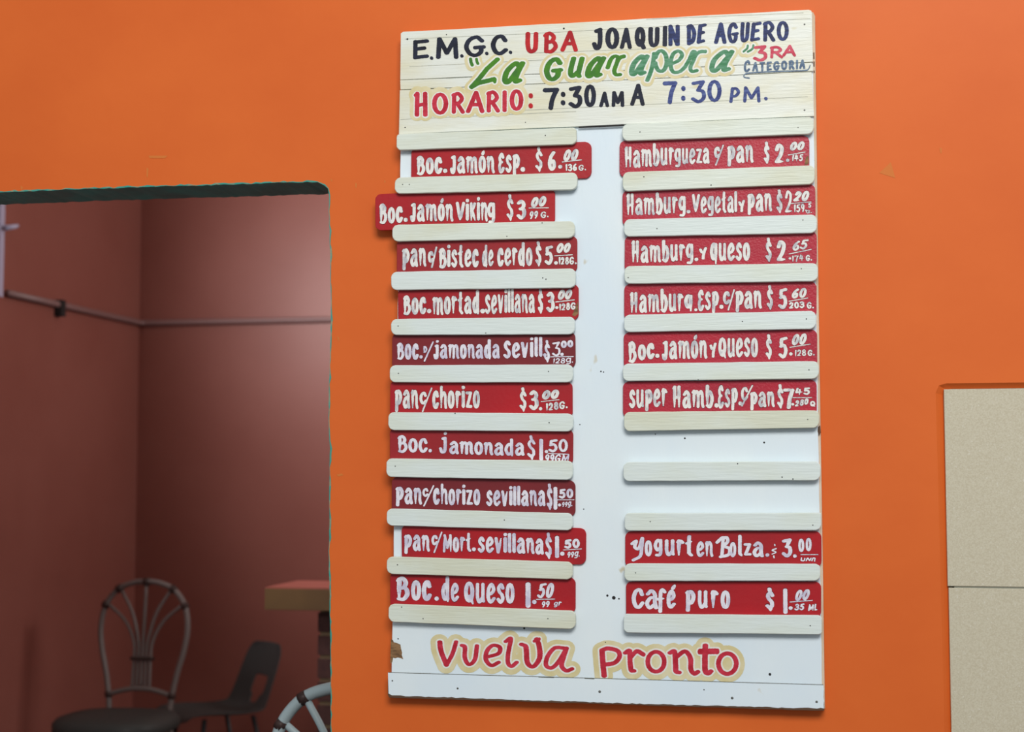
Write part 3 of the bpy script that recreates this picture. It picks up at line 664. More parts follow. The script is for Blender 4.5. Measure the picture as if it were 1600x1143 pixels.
g3 = [dict(line=smooth_pts(K(c5, [(905, 350), (900, 375), (868, 402)]), 4), nw=3.4), dict(line=smooth_pts(K(c5, [(955, 348), (945, 380), (905, 405)]), 4), nw=3.4)]
pnk = [big('Ʒ', *c5, 952, 1080, 345, 492, 5, 4), big('R', *c5, 1098, 1222, 352, 464, 4.2, 3.6), big('A', *c5, 1212, 1338, 343, 448, 4.2, 3.6)]
cat = [big('C', *c5, 866, 932, 478, 585, 3.2, 2.6, slant=.08), big('ATEGORIA', *c5, 943, 1420, 485, 570, 3.2, 2.6, tilt=4.5, gap=.14),
       dict(line=smooth_pts(K(c5, [(1462, 525), (1445, 560), (1400, 572), (1150, 580), (940, 592), (880, 605), (872, 630), (920, 640)]), 5), nw=1.5, nh=2.0)]
LP = lambda n, it, mt, dy=.0006, **k: adopt(paint(it, YH - dy, mt, n, None, **k))
allg = g1 + g2 + g3 + hor + [dict(line=K(c3, [(230, 700), (232, 760), (235, 1000)]), nw=6)]
LP('halo_paint', g1 + g2 + g3, M['beige'], .00030, grow=13, rough=.1, shift=(-.5, .8))
LP('halo_paint', hor, M['beige'], .00032, grow=15, rough=.1, shift=(0, -1))
LP('halo_outline', g1 + g2 + g3, M['halo'], .00045, grow=4.6)
LP('halo_outline', hor, M['halo'], .00047, grow=3.6)
LP('lettering', blk + blk2, M['black']); LP('lettering', blk_sheen, M['navy']); LP('lettering', blk2_sheen, M['blue']); LP('lettering', uba, M['redl'])
LP('lettering', hor, M['redp']); LP('lettering', hor2, M['redl']); LP('lettering', g1, M['green']); LP('lettering', g2 + g3, M['green2'])
LP('lettering', pnk, M['pink']); LP('lettering', cat, M['bluegrey'], .0007)
# foot lettering
c6 = (590, 960, 4.444); c7 = (900, 960, 4.0)
vp = [dict(line=smooth_pts(K(c6, [(432, 188), (440, 250), (478, 348)]), 5), nw=8.2, nh=5), dict(line=smooth_pts(K(c6, [(478, 350), (520, 270), (545, 188)]), 5), nw=7, nh=5),
      dict(line=smooth_pts(K(c6, [(586, 212), (606, 225), (606, 300), (635, 345), (675, 310), (690, 215)]), 5), nw=7.2, nh=5), 
      dict(line=smooth_pts(K(c6, [(770, 290), (840, 268), (848, 225), (800, 212), (760, 250), (752, 310), (790, 352), (840, 330)]), 5), nw=7.4, nh=5.2),
      dict(line=smooth_pts(K(c6, [(890, 185), (925, 165), (908, 260), (905, 330), (930, 358), (965, 330)]), 5), nw=7.2, nh=5),
      dict(line=smooth_pts(K(c6, [(1000, 205), (1030, 225), (1040, 330), (1080, 360), (1125, 300), (1122, 220), (1105, 168)]), 5), nw=8.4, nh=5.4), dict(line=K(c6, [(1088, 182), (1122, 168)]), nw=5),
      dict(line=smooth_pts(K(c6, [(1300, 232), (1230, 230), (1180, 290), (1170, 350), (1210, 368), (1260, 320), (1310, 236)]), 5), nw=7.4, nh=5.4),
      dict(line=smooth_pts(K(c6, [(1312, 232), (1290, 300), (1278, 355), (1310, 388), (1350, 375)]), 5), nw=7.6, nh=5.4),
      dict(line=K(c7, [(162, 222), (168, 300), (176, 382)]), nw=8.6, nh=6), dict(line=smooth_pts(K(c7, [(162, 222), (200, 210), (260, 225), (272, 262), (240, 300), (175, 312)]), 5), nw=7.4, nh=6.4),
      dict(line=smooth_pts(K(c7, [(308, 238), (335, 224), (338, 290), (345, 345), (362, 350)]), 5), nw=8, nh=5.5), dict(line=smooth_pts(K(c7, [(345, 262), (380, 228), (422, 248)]), 5), nw=6.4, nh=7),
      dict(line=[cv(*c7)(*q) for q in E(500, 293, 52, 62, 0, 360, 22)], nw=7.4, nh=6),
      dict(line=smooth_pts(K(c7, [(588, 238), (615, 228), (622, 300), (625, 352), (645, 360)]), 5), nw=8.4, nh=5.5), dict(line=smooth_pts(K(c7, [(625, 265), (680, 228), (715, 270), (718, 340), (740, 368), (762, 356)]), 5), nw=8, nh=6),
      dict(line=smooth_pts(K(c7, [(808, 190), (806, 280), (808, 350), (825, 368), (842, 352)]), 5), nw=9, nh=5.5), dict(line=K(c7, [(772, 230), (885, 228)]), nw=6, nh=9),
      dict(line=[cv(*c7)(*q) for q in E(946, 305, 56, 64, 0, 360, 22)], nw=7.6, nh=6.4)]
adopt(paint(vp, YP - .0004, M['beige'], 'halo_paint', None, grow=20, rough=.06, shift=(-.5, .5)))
adopt(paint(vp, YP - .0006, M['halo'], 'halo_outline', None, grow=5.0))
adopt(paint(vp, YP - .0008, M['redp'], 'lettering', None))

# ---------------------------------------------------------------- plaques
def T(s, u0, u1, v0, v1, hv, nw=None, nh=None, **k): return ('t', s, u0, u1, v0, v1, hv, nw, nh, k)
def B(u0, v0, u1, v1, w=2.0): return ('b', u0, v0, u1, v1, w)
PL = [
 # ox, oy, x0, x1, yTL, yTR, red, letters, label, items
 (600, 210, 642.5, 924, 231, 221, 'r1', 'lw', 'red plaque reading Boc. Jamón Esp. $6.00, top of left column', [
   T('Boc.', 238, 455, 300, 284, 124, cap=1.15), T('Jamón', 485, 815, 290, 283, 128, cap=1.08), T('Єsp.', 838, 1022, 286, 276, 134, cap=1.12), T('$', 1112, 1168, 272, 270, 178), T('6', 1203, 1268, 266, 266, 144), T('.', 1280, 1310, 252, 252, 40, 6.5, 6.5),
   T('00', 1312, 1438, 200, 190, 88, slant=.3), B(1310, 202, 1452, 186, 2.2), T('136', 1334, 1420, 272, 266, 54), T('G.', 1430, 1486, 268, 264, 44)]),
 (580, 290, 586.4, 867, 303, 294, 'r1', 'lw', 'red plaque reading Boc. Jamón Viking $3.00, sliding out leftwards past the board edge', [
   T('Boc.', 58, 258, 284, 268, 120, cap=1.25), T('Jamón', 285, 605, 264, 262, 130, cap=1.08), T('Vi', 622, 720, 266, 264, 132, cap=1.1), T('Kin', 722, 858, 266, 262, 142, cap=1.0), T('g', 852, 915, 254, 252, 132), T('$', 995, 1048, 258, 256, 190), T('3', 1068, 1140, 250, 248, 145),
   T('00', 1168, 1295, 162, 150, 78, slant=.3), B(1160, 164, 1304, 162, 2.2), T('99', 1158, 1232, 246, 240, 58, slant=.2), T('G.', 1245, 1305, 238, 234, 48)]),
 (600, 360, 620, 902, 373.5, 368, 'r2', 'lw', 'dull red plaque reading Pan c/ Bistec de cerdo $5.00', [
   T('pan', 132, 312, 268, 264, 138), T('c', 322, 366, 235, 232, 84, 4.6, 4), T('/', 345, 392, 262, 262, 128, 7, 5), T('B', 402, 462, 278, 278, 150), T('istec', 464, 698, 275, 268, 134), T('de', 720, 806, 268, 262, 124), T('cerdo', 832, 1092, 264, 258, 136),
   T('$', 1112, 1160, 264, 262, 180), T('5', 1180, 1245, 254, 252, 142), T('.', 1250, 1276, 250, 250, 30, 6, 6), T('00', 1262, 1380, 168, 160, 74, slant=.3), B(1255, 186, 1385, 178, 2.2), T('128G.', 1284, 1414, 252, 250, 58)]),
 (600, 435, 622, 904, 449, 443, 'r1', 'lw', 'red plaque reading Boc. mortad. Sevillana $3.00, with a worn right end', [
   T('Boc.', 140, 335, 272, 256, 126, cap=1.15), T('mortad.', 355, 726, 268, 258, 134), T('Sevillana', 740, 1110, 262, 252, 142, cap=1.02), T('$', 1130, 1172, 256, 254, 176), T('3', 1192, 1256, 250, 248, 150), T('.', 1258, 1282, 224, 224, 28, 5, 5),
   T('00', 1272, 1390, 160, 150, 76, slant=.3), B(1262, 172, 1400, 156, 2.6), T('128G', 1288, 1412, 238, 226, 54)]),
 (600, 510, 612.7, 899, 520, 518, 'r3', 'lw2', 'dark red plaque reading Boc. D/ jamonada Sevill. $3.00', [
   T('Boc.', 94, 278, 244, 240, 118, 5.0, 4, cap=1.06), T('D', 288, 318, 194, 194, 52, 2.6, 2.4), T('/', 292, 366, 246, 246, 122, 6, 5), T('jamonada', 362, 852, 238, 234, 108, 5.2, 3.6), T('Sevill.', 876, 1192, 236, 226, 118, 5.2, 3.8, cap=1.12),
   T('$', 1178, 1222, 262, 260, 160, 4, 3.4), T('Ʒ', 1235, 1298, 218, 218, 108, 3.4, 3), T('.', 1295, 1322, 216, 216, 28, 5.5, 5.5), T('00', 1300, 1392, 158, 150, 54, 4, 3.6), B(1225, 222, 1392, 220, 2.0), T('128g.', 1240, 1396, 274, 266, 40, 1.8, 1.6, slant=.1)]),
 (600, 585, 609.5, 894.7, 594, 596, 'r1', 'lw', 'red plaque reading Pan c/ chorizo $3.00', [
   T('pan', 78, 254, 254, 252, 142), T('c', 260, 318, 220, 216, 92, 4.6, 4), T('/', 278, 356, 258, 256, 146, 6, 5), T('chorizo', 354, 705, 252, 248, 134), T('$', 996, 1050, 270, 268, 174), T('3', 1066, 1138, 262, 260, 146), T('.', 1138, 1164, 262, 262, 28, 5.5, 5.5),
   T('00', 1156, 1294, 186, 176, 70, slant=.3), B(1155, 198, 1288, 184, 2.0), T('128G.', 1190, 1350, 268, 248, 58)]),
 (600, 660, 609, 895.3, 668, 669.5, 'r2', 'lw2', 'dull red plaque reading Boc. jamonada $1.50, its weight half hidden by the slat', [
   T('Boc.', 98, 352, 220, 222, 106, 5.2, 4.2, cap=1.22), T('j', 404, 470, 226, 226, 122, 5.0, 4.2), T('amonada', 478, 1034, 232, 246, 98, 5.0, 4), T('$', 1052, 1116, 270, 270, 176, 4.6, 4.2), T('ı', 1140, 1172, 278, 278, 160, 6, 5), T('.', 1180, 1208, 224, 224, 26, 5.5, 5),
   T('50', 1208, 1352, 218, 216, 96, 4.4, 4), B(1205, 226, 1355, 232, 2.2), T('99GM', 1180, 1366, 290, 290, 58, 2.6, 2.4, slant=.15)]),
 (600, 735, 612, 899, 744.5, 750, 'r3', 'lw2', 'dark red plaque reading Pan c/ chorizo Sevillana $1.50', [
   T('pan', 84, 280, 240, 252, 124), T('c', 282, 328, 188, 194, 64, 3.6, 3.2), T('/', 288, 370, 248, 250, 128, 6, 5), T('chorizo', 360, 708, 250, 258, 122, 6.4, 4.8), T('sevillana', 750, 1188, 262, 262, 118, 6.2, 4.8), T('$', 1196, 1240, 290, 290, 190, 4.6, 4.2), T('ı', 1245, 1276, 286, 286, 168, 6, 5),
   T('50', 1285, 1392, 206, 202, 72, 4, 3.6), B(1270, 214, 1398, 214, 1.8), T('.', 1278, 1302, 262, 262, 26, 5, 5), T('99g.', 1305, 1390, 268, 262, 38, 1.8, 1.6, slant=.2)]),
 (600, 815, 627.6, 915.6, 819, 824.6, 'r1', 'lw2', 'red plaque reading Pan c/ Mort. Sevillana $1.50, sliding out to the right', [
   T('pan', 146, 338, 214, 218, 122), T('c', 348, 398, 170, 170, 74, 4.2, 3.6), T('/', 364, 430, 214, 214, 128, 6, 5), T('Mort.', 430, 664, 226, 220, 112, cap=1.2), T('sevillana', 688, 1176, 226, 240, 120, 6.4, 4.8), T('$', 1184, 1236, 270, 270, 190, 4.8, 4.4), T('ı', 1255, 1290, 264, 264, 162, 6.4, 5), T('.', 1294, 1326, 248, 248, 34, 7, 6.5),
   T('50', 1324, 1440, 200, 192, 70, 4.4, 4), B(1318, 206, 1452, 198, 2.0), T('99g.', 1344, 1446, 264, 256, 44, 1.9, 1.8, slant=.2)]),
 (600, 890, 609.6, 899, 893, 901.5, 'r1', 'lw2', 'red plaque reading Boc. de Queso 1.50, bottom of left column', [
   T('B', 86, 190, 226, 226, 178, 7.5, 5.5), T('oc', 198, 352, 222, 226, 150, 7.8, 5.4), T('.', 370, 400, 226, 226, 40, 7, 7), T('de', 420, 552, 228, 238, 140, 7.2, 5), T('Queso', 588, 960, 244, 248, 152, 7.8, 5.4, cap=1.05), T('ı', 1040, 1078, 276, 276, 186, 8, 6), T('.', 1088, 1120, 250, 250, 36, 7, 6.5),
   T('50', 1122, 1258, 208, 206, 112, 5, 4, slant=.2), B(1120, 216, 1256, 214, 2.2), T('99', 1155, 1222, 276, 272, 46, 2.4, 2.2, slant=.2), T('gr', 1245, 1308, 270, 264, 34, 1.8, 1.6, slant=.25)]),
 (960, 200, 968, 1264.5, 220, 211.5, 'r4', 'lw', 'red plaque reading Hamburgueza c/ pan $2.00, top of right column', [
   T('Hambur', 72, 440, 298, 272, 132, 6.6, 4.6, cap=1.2), T('gueza', 440, 700, 268, 262, 118, 6, 4.4), T('c', 732, 780, 220, 218, 82, 4.4, 3.8), T('/', 740, 806, 260, 260, 126, 6, 5), T('pan', 828, 1024, 260, 254, 130), T('$', 1098, 1142, 262, 260, 160), T('2', 1176, 1252, 262, 260, 148), T('.', 1260, 1286, 248, 248, 28, 5.5, 5.5),
   T('00', 1284, 1406, 168, 160, 66, 4.4, 4, slant=.35), B(1278, 198, 1402, 176, 2.0), T('145', 1305, 1390, 248, 242, 52, 2.4, 2.2, slant=.1)]),
 (960, 280, 972.7, 1274, 297, 287.5, 'r4', 'lw', 'red plaque reading Hamburg. Vegetal y pan $2.20', [
   T('Hamburg', 86, 528, 266, 252, 128, 6.4, 4.5, cap=1.28), T('.', 530, 556, 250, 250, 30, 6, 6), T('Vegetal', 570, 904, 250, 248, 126, 6.2, 4.5, cap=1.12), T('y', 910, 960, 240, 238, 88, 4.2, 3.4), T('pan', 976, 1160, 240, 236, 134), T('$', 1190, 1238, 246, 244, 170), T('2', 1252, 1310, 250, 248, 168, 3.8, 4.2),
   T('20', 1312, 1440, 166, 158, 78, 4.6, 4, slant=.3), B(1298, 178, 1446, 166, 2.0), T('159.', 1320, 1414, 246, 236, 60, 2.6, 2.2), T('5', 1424, 1448, 208, 208, 36, 1.9, 1.7), T('G.', 1408, 1452, 252, 248, 26, 1.4, 1.4)]),
 (960, 355, 976, 1276, 368.5, 360, 'r4', 'lw', 'red plaque reading Hamburg. y queso $2.65', [
   T('Hamburg', 122, 584, 264, 248, 128, 6.8, 4.6, cap=1.30), T('.', 588, 614, 248, 248, 30, 6, 6), T('y', 622, 682, 236, 234, 90, 4.6, 3.4), T('queso', 702, 998, 250, 246, 136, 7, 5), T('$', 1110, 1158, 256, 254, 174), T('2', 1190, 1266, 256, 254, 158), T('.', 1280, 1300, 238, 238, 26, 4.2, 4.2),
   T('65', 1304, 1430, 176, 154, 74, 3.8, 3.2, slant=.25), B(1284, 196, 1448, 162, 2.2), T('174', 1306, 1394, 256, 246, 48, 2.0, 1.8), T('G.', 1406, 1452, 248, 246, 46, 2.4, 2.0)]),
 (960, 430, 975.3, 1276, 443.8, 439.5, 'r4', 'lw', 'red plaque reading Hamburg. Esp. c/ pan $5.60', [
   T('Hambur', 112, 508, 280, 266, 136, 6.8, 4.8, cap=1.16), T('q', 512, 580, 248, 248, 108, 6, 4.4), T('.', 586, 610, 264, 264, 34, 5, 5), T('Єsp.', 612, 790, 262, 250, 138, 6.2, 4.6, cap=1.14), T('c', 798, 852, 214, 212, 96, 4.6, 4), T('/', 832, 886, 246, 244, 128, 6, 5), T('pan', 888, 1085, 248, 244, 134), T('$', 1120, 1168, 252, 250, 176), T('5', 1204, 1274, 252, 248, 154),
   T('60', 1298, 1420, 172, 162, 74, 4.2, 3.6, slant=.25), B(1284, 190, 1422, 166, 2.2), T('203', 1282, 1398, 246, 240, 50, 2.8, 2.6), T('G.', 1414, 1466, 246, 244, 50, 2.6, 2.2)]),
 (960, 505, 974.5, 1277, 519, 514.6, 'r4', 'lw', 'red plaque reading Boc. Jamón y Queso $5.00', [
   T('B', 100, 164, 290, 290, 158, 6.5, 5), T('oc.', 172, 322, 276, 256, 118, 6.4, 4.8), T('Jamón', 348, 684, 268, 258, 136, 6.8, 5, cap=1.06), T('y', 698, 752, 252, 250, 108, 4.4, 3.4), T('Queso', 764, 1056, 252, 248, 144, 7, 5, cap=1.02), T('$', 1112, 1160, 262, 260, 180), T('5', 1206, 1276, 256, 254, 158), T('.', 1284, 1310, 236, 236, 30, 5.5, 5.5),
   T('00', 1298, 1422, 164, 154, 84, 5.6, 4.4, slant=.3), B(1290, 176, 1440, 152, 2.2), T('128', 1326, 1410, 244, 238, 50, 2.2, 2.0), T('G.', 1420, 1472, 240, 238, 46, 2.4, 2.0)]),
 (960, 580, 973.4, 1276, 596, 592.7, 'r4', 'lw', 'red plaque reading Super Hamb. Esp. c/ pan $7.45', [
   T('super', 106, 390, 272, 262, 138, 6.8, 5), T('Hamb.', 424, 756, 270, 270, 134, 6.6, 4.8, cap=1.25), T('Єsp.', 760, 928, 272, 256, 140, 6, 4.6, cap=1.22), T('c', 930, 985, 216, 214, 100, 4.2, 3.8), T('/', 932, 1020, 244, 242, 130, 6, 5), T('pan', 996, 1180, 266, 264, 116, 6.4, 4.8), T('$', 1196, 1244, 274, 272, 176), T('7', 1240, 1326, 278, 276, 156, 6.4, 5.4),
   T('45', 1326, 1440, 178, 172, 56, 3.4, 3), B(1312, 192, 1450, 192, 2.0), T('.', 1300, 1324, 252, 252, 26, 4.6, 4.6), T('280', 1326, 1430, 262, 240, 48, 3, 2.4, slant=.15), T('Q', 1438, 1480, 258, 258, 42, 2.8, 2.4)]),
 (960, 815, 977, 1283.6, 829.6, 829.6, 'r1', 'lw2', 'red plaque reading Yogurt en Bolza $3.00', [
   ('p', [[(130, 160), (160, 140), (150, 185), (180, 195), (205, 120), (200, 190), (190, 250), (140, 280)]], 5.6, 4.2), T('o', 222, 278, 252, 252, 118, 6, 4.6), T('g', 288, 358, 236, 234, 110, 6, 4.6), T('urt', 368, 582, 252, 252, 124, 6, 4.4), T('en', 602, 728, 256, 258, 116, 6, 4.4),
   ('p', [[(755, 150), (790, 118), (810, 115)], [(800, 125), (795, 190), (790, 250)], [(800, 122), (826, 115), (832, 145), (800, 180)], [(800, 180), (845, 195), (840, 240), (780, 256)]], 5.4, 4.4),
   T('o', 846, 896, 258, 258, 112, 5.8, 4.4), T('l', 902, 950, 258, 258, 126, 5.6, 4), T('z', 948, 1010, 252, 252, 100, 5.2, 4.4), T('a', 1014, 1100, 260, 260, 116, 6, 4.4), T('.', 1110, 1138, 256, 256, 28, 6, 6),
   ('p', [[(1190, 196), (1160, 208), (1188, 222), (1160, 236)]], 2.0, 1.8), ('p', [[(1178, 166), (1180, 172)], [(1172, 250), (1174, 262)]], 2.2, 2.2),
   T('Ʒ', 1230, 1308, 262, 260, 140, 6.2, 5.4), T('.', 1312, 1340, 264, 264, 30, 6, 6), T('00', 1352, 1450, 222, 212, 98, 4.2, 3.4, gap=.15), B(1370, 240, 1498, 240, 1.6), ('p', [[(1376, 264), (1374, 282), (1394, 284), (1400, 268)], [(1410, 284), (1422, 266), (1434, 282), (1446, 266)], [(1452, 284), (1462, 266), (1474, 268), (1472, 288)]], 2.0, 1.8)]),
 (960, 895, 978, 1283, 908, 908, 'r1', 'lw2', 'red plaque reading Café puro $1.00, bottom of right column', [
   T('c', 126, 222, 260, 260, 150, 6.6, 5.4), T('a', 224, 322, 264, 264, 148, 6.4, 5), T('f', 304, 384, 258, 258, 146, 6, 4.8), T('é', 382, 452, 260, 260, 140, 6.2, 4.8), T('puro', 520, 852, 258, 264, 136, 7, 5.2, gap=.14), T('$', 1110, 1178, 278, 276, 170, 6.4, 5), T('ı', 1232, 1284, 296, 296, 186, 6.6, 5), T('.', 1280, 1308, 270, 270, 30, 6.4, 6),
   T('00', 1322, 1444, 206, 196, 82, 4.8, 4, slant=.3), B(1290, 212, 1456, 200, 2.2), T('35', 1322, 1400, 276, 272, 50, 2.8, 2.4, slant=.15), T('ML', 1422, 1500, 280, 274, 50, 2.8, 2.4, slant=.1)]),
]
SC5 = 1600 / 340.0; HH = 57.0
for ox, oy, x0, x1, ya, yb_, red, lt, label, items in PL:
    quad = [(x0, ya), (x1, yb_), (x1, yb_ + HH), (x0, ya + HH)]
    r = 9 if 'sliding' not in label and 'top of left' not in label else 11
    q = rounded(quad, [9, 10, 10, 9], 6)
    t = thing('menu_plaque', label, 'sign', tuple(P((x0 + x1) / 2, (ya + yb_) / 2 + HH, YQ)), 0, 'red menu plaques slotted between the slats')
    adopt(obj('panel', slab_bm(jag(q, 25, .25), YP - .0004, YQ, .0006), REDS[red]), t)
    its = []
    for it in items:
        if it[0] == 't':
            _, s, u0, u1, v0, v1, hv, nw, nh, k = it
            h = hv / SC5
            if s == '$': nw = nw or 4.6; nh = nh or 4.2
            elif s.replace('.', '').isdigit() or s in ('G.', '128G.', '128G', 'G'):
                if h > 25: nw = nw or 6.2; nh = nh or 5.0
                elif s == '00': nw = nw or 5.6; nh = nh or 4.8
                else: nw = nw or max(2.0, h * .24); nh = nh or max(1.7, h * .19)
            nw = (nw or h * .25) * 1.0; nh = (nh or h * .18) * .88
            k.setdefault('taper', 1)
            its.append(dict(s=s, x=(ox + u0 / SC5, ox + u1 / SC5), yb=(oy + v0 / SC5, oy + v1 / SC5), h=h, nw=nw, nh=nh, **k))
        elif it[0] == 'p':
            for ln in it[1]:
                its.append(dict(line=smooth_pts([(ox + u / SC5, oy + v / SC5) for u, v in ln], 4), nw=it[2], nh=it[3]))
        else:
            _, u0, v0, u1, v1, w = it
            its.append(dict(line=[(ox + u0 / SC5, oy + v0 / SC5), (ox + u1 / SC5, oy + v1 / SC5)], nw=w * .6))
    adopt(paint(its, YQ - .00015, M['lshade'], 'lettering_rim', None, grow=.8, nseg=8), t)
    adopt(paint(its, YQ - .00030, M[lt], 'lettering', None, nseg=10), t)
    if label.startswith('red plaque reading Hamburgueza'):
        adopt(obj('worn_corner', flat_bm([(1259, 246), (1263, 243), (1263.5, 256), (1257, 258)], YQ - .00012), M['rawwood']), t)
    if 'worn right end' in label:
        adopt(obj('worn_corner', flat_bm([(899, 480), (903, 470), (903.4, 490), (898, 494), (894, 492)], YQ - .00012), M['rawwood']), t)

# spacers behind each slat, in the gap the plaques leave
above = {}; below = {}
for i, pq in enumerate(PL):
    k = i if i < 10 else (i + 1 if i < 16 else i + 3)
    fl = lambda x, q=pq, o=0: q[4] + (q[5] - q[4]) * (x - q[2]) / (q[3] - q[2])
    below[k] = fl; above[k + 1] = lambda x, f=fl: f(x) + HH
for k, (x0, x1, a, b, c, d) in enumerate(SL + SR):
    xs = (x0 + 10, x1 - 10); m0 = (a + d) / 2; m1 = (b + c) / 2; tops = []; bots = []
    for x, mm in zip(xs, (m0, m1)):
        hi = mm - 6; lo = mm + 6
        if k in above: hi = max(hi, above[k](x) + .6)
        if k in below: lo = min(lo, below[k](x) - .6)
        if lo - hi < 1.0: print('tight spacer', k, lo - hi); lo = hi + 1.0
        tops.append(hi); bots.append(lo)
    obj('spacer', slab_bm([(xs[0], tops[0]), (xs[1], tops[1]), (xs[1], bots[1]), (xs[0], bots[0])], YP - .0001, YQ - .0004, .0001), M['slat_b'], slats[k])

# ---------------------------------------------------------------- furniture in the side room
def local_tube(name, parts, mat, parent, seg=10):
    bm = bmesh.new()
    for pts, r in parts: tube(bm, pts, r, seg)
    return obj(name, bm, mat, parent, True)
def fan_chair(loc, rz, label, sc=1.0, tr=.0115, tm='tube_w'):
    t = thing('fan_back_chair', label, 'chair', loc, rz, None)
    t.scale = (sc, sc, sc)
    half = [(.128, .44), (.132, .50), (.150, .60), (.176, .70), (.186, .79), (.168, .875), (.118, .935), (.055, .960)]
    arch = [(x, 0, z) for x, z in half] + [(0, 0, .965)] + [(-x, 0, z) for x, z in reversed(half)]
    arch = [(p[0], p[1] + (p[2] - .44) * .10, p[2]) for p in arch]
    local_tube('back_frame', [(smooth_pts(arch, 5), tr)], M[tm], t, 12)
    bar = smooth_pts([(-.134, .006, .52), (-.06, .006, .540), (0, .006, .545), (.06, .006, .540), (.134, .006, .52)], 4)
    local_tube('cross_bar', [(bar, tr * .85)], M[tm], t)
    def ay(z): return (z - .44) * .10
    ends = [(-.160, .875), (-.105, .930), (.0, .958), (.105, .930), (.160, .875)]
    for k, (ex, ez) in enumerate(ends):
        bx = (k - 2) * .0175
        pts = [(bx * 1.05, ay(.54), .54), (bx, ay(.66), .66), (bx * 1.15, ay(.72), .73), (bx + (ex - bx) * .38, ay(.80), .73 + (ez - .73) * .55), (ex, ay(ez), ez)]
        if k == 2: pts = [(0, ay(.54), .54), (0, ay(.72), .72), (0, ay(.958), .958)]
        local_tube('spindle', [(smooth_pts(pts, 5), tr * (.62 if k != 2 else .66))], M[tm], t, 8)
    def wrap(x, z, dx, dz, r=.0165, ln=.022):
        d = Vector((dx, 0, dz)).normalized() * ln / 2; c = Vector((x, ay(z), z))
        local_tube('binding', [([tuple(c - d), tuple(c + d)], r)], M['wrap'], t)
    for s in (-1, 1):
        wrap(s * .170, .872, s * -.5, .8); wrap(s * .115, .937, s * -.8, .5); wrap(s * .134, .52, 0, 1)
    wrap(0, .964, 1, 0)
    bm = bmesh.new(); box(bm, -.047, .047, ay(.66) - .012, ay(.66) + .012, .655, .668); obj('binding', bm, M['wrap'], t)
    # seat
    bm = bmesh.new(); n = 28; rings = []
    for (r, z) in ((.90, .410), (1.0, .422), (1.0, .452), (.93, .470), (.6, .477)):
        ring = []
        for k in range(n):
            a = 2 * math.pi * k / n; c_, s_ = math.cos(a), math.sin(a)
            ex = .225 * r * math.copysign(abs(c_) ** .7, c_); ey = .215 * r * math.copysign(abs(s_) ** .7, s_)
            ring.append(bm.verts.new((ex, ey - .20, z)))
        rings.append(ring)
    for a_, b_ in zip(rings[:-1], rings[1:]):
        for k in range(n): bm.faces.new((a_[k], a_[(k + 1) % n], b_[(k + 1) % n], b_[k]))
    bm.faces.new(rings[0][::-1]); bm.faces.new(rings[-1])
    obj('seat', bm, M['cushion'], t, True)
    for sx in (-1, 1):
        local_tube('leg', [([(sx * .165, -.365, .41), (sx * .175, -.385, 0.0)], tr)], M[tm], t)
        local_tube('leg', [([(sx * .128, 0, .45), (sx * .150, .045, 0.0)], tr)], M[tm], t)
    hoop = smooth_pts([(-.160, -.372, .22), (-.135, -.37, .34), (-.07, -.37, .385), (.07, -.37, .385), (.135, -.37, .34), (.160, -.372, .22)], 5)
    local_tube('hoop_brace', [(hoop, tr * .7)], M[tm], t)
    for sx in (-1, 1):
        hp_ = smooth_pts([(sx * .166, -.36, .22), (sx * .166, -.30, .35), (sx * .164, -.19, .39), (sx * .16, -.08, .35), (sx * .15, .0, .22)], 4)
        local_tube('hoop_brace', [(hp_, tr * .7)], M[tm], t)
    return t
yfar = 2.80
pf = P(219, 1000, yfar)
fan_chair((pf.x, yfar, 0), 0.0, 'greyish rattan fan-back chair with black seat standing in the far dark corner', 1.0, .0115, 'tube_g')
ynear = .38
pn = P(536, 1090, ynear)
fan_chair((pn.x, ynear, 0), 0.0, 'white rattan fan-back chair just inside the doorway, only its bound top showing', .944, .0150)

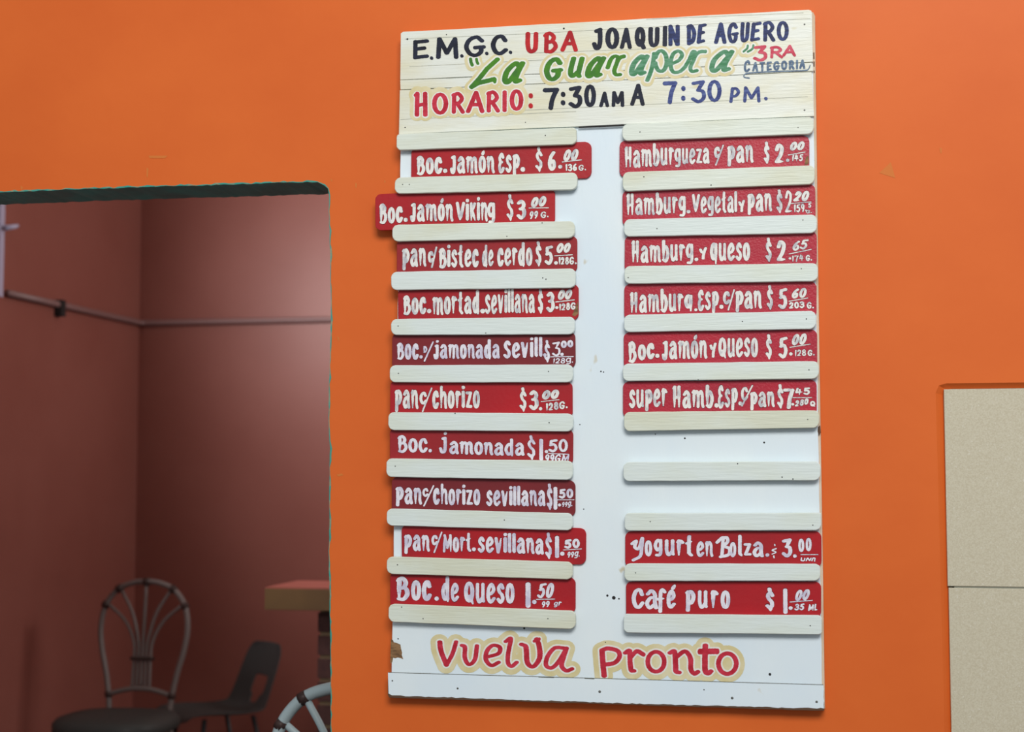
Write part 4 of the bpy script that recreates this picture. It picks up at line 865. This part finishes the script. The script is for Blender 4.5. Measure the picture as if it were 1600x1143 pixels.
def shell_chair(loc, rz, label):
    t = thing('plastic_chair', label, 'chair', loc, rz)
    prof = [(-.40, .425, .19), (-.385, .450, .20), (-.30, .455, .21), (-.20, .448, .215), (-.10, .442, .21), (-.03, .450, .205), (.01, .480, .20), (.03, .52, .195), (.045, .56, .19),
            (.06, .60, .188), (.078, .65, .185), (.097, .70, .178), (.11, .735, .160), (.116, .752, .125)]
    nu = 12; bm = bmesh.new(); g = []
    for v, (y, z, w) in enumerate(prof):
        row = []
        for u in range(nu + 1):
            s = u / nu * 2 - 1
            cup = (abs(s) ** 2.5)
            if v < 6: p_ = (s * w, y, z + cup * .022)
            else: p_ = (s * w, y - cup * .035, z)
            row.append(bm.verts.new(p_))
        g.append(row)
    for v in range(len(prof) - 1):
        for u in range(nu):
            if 7 <= v <= 8 and 4 <= u <= 7: continue
            if v == 6 and 5 <= u <= 6: continue
            bm.faces.new((g[v][u], g[v][u + 1], g[v + 1][u + 1], g[v + 1][u]))
    o = obj('seat_shell', bm, M['plastic'], t, True)
    md = o.modifiers.new('thick', 'SOLIDIFY'); md.thickness = .007; md.offset = 0
    ms = o.modifiers.new('sub', 'SUBSURF'); ms.levels = 1; ms.render_levels = 2
    for sx in (-1, 1):
        local_tube('leg', [([(sx * .15, -.30, .445), (sx * .19, -.36, 0)], .011)], M['steel'], t)
        local_tube('leg', [([(sx * .15, -.06, .44), (sx * .19, .04, 0)], .011)], M['steel'], t)
    t.scale = (.90, .90, .90)
    return t
pb = P(392, 1100, 3.28)
shell_chair((pb.x, 3.28, 0), math.radians(-44), 'black moulded plastic chair with a hole in its back, facing left')

# counter
yc = 1.98
p1 = P(414, 917, yc); p2 = P(414, 952, yc); pbk = P(498, 1000, yc + .06)
ct = thing('brick_counter', 'brick counter with a red top and ochre front edge inside the doorway', 'counter', (p1.x + .6, yc + .2, 0))
def cpart(o): o.parent = ct; o.matrix_parent_inverse = Matrix.Translation(-Vector(ct.location)); return o
zt = p1.z; zb = p2.z; cx1 = 1.2
cpart(newbox('countertop', M['ctop'], None, p1.x, cx1, yc + .0, yc + .34, zb, zt))
cpart(newbox('front_edge', M['cfront'], None, p1.x + .004, cx1, yc - .012, yc, zb + .002, zt - .004))
bx0 = pbk.x
cpart(newbox('mortar_core', M['mortar'], None, bx0 + .006, 1.15, yc + .058, yc + .30, 0, zb))
pitch = P(498, 978, yc + .05).z - P(498, 1014, yc + .05).z
brk = None
row = 0; z = zb - .012
while z > pitch * .6:
    off = 0 if row % 2 == 0 else -.11
    xx = bx0 + off
    while xx < 1.15:
        a = max(xx, bx0); b = min(xx + .21, 1.15)
        if b - a > .03 and a < bx0 + .8:
            cpart(newbox('brick', M['brick'], None, a, b, yc + .05, yc + .10, max(0, z - pitch + .014), z))
        xx += .222
    z -= pitch; row += 1
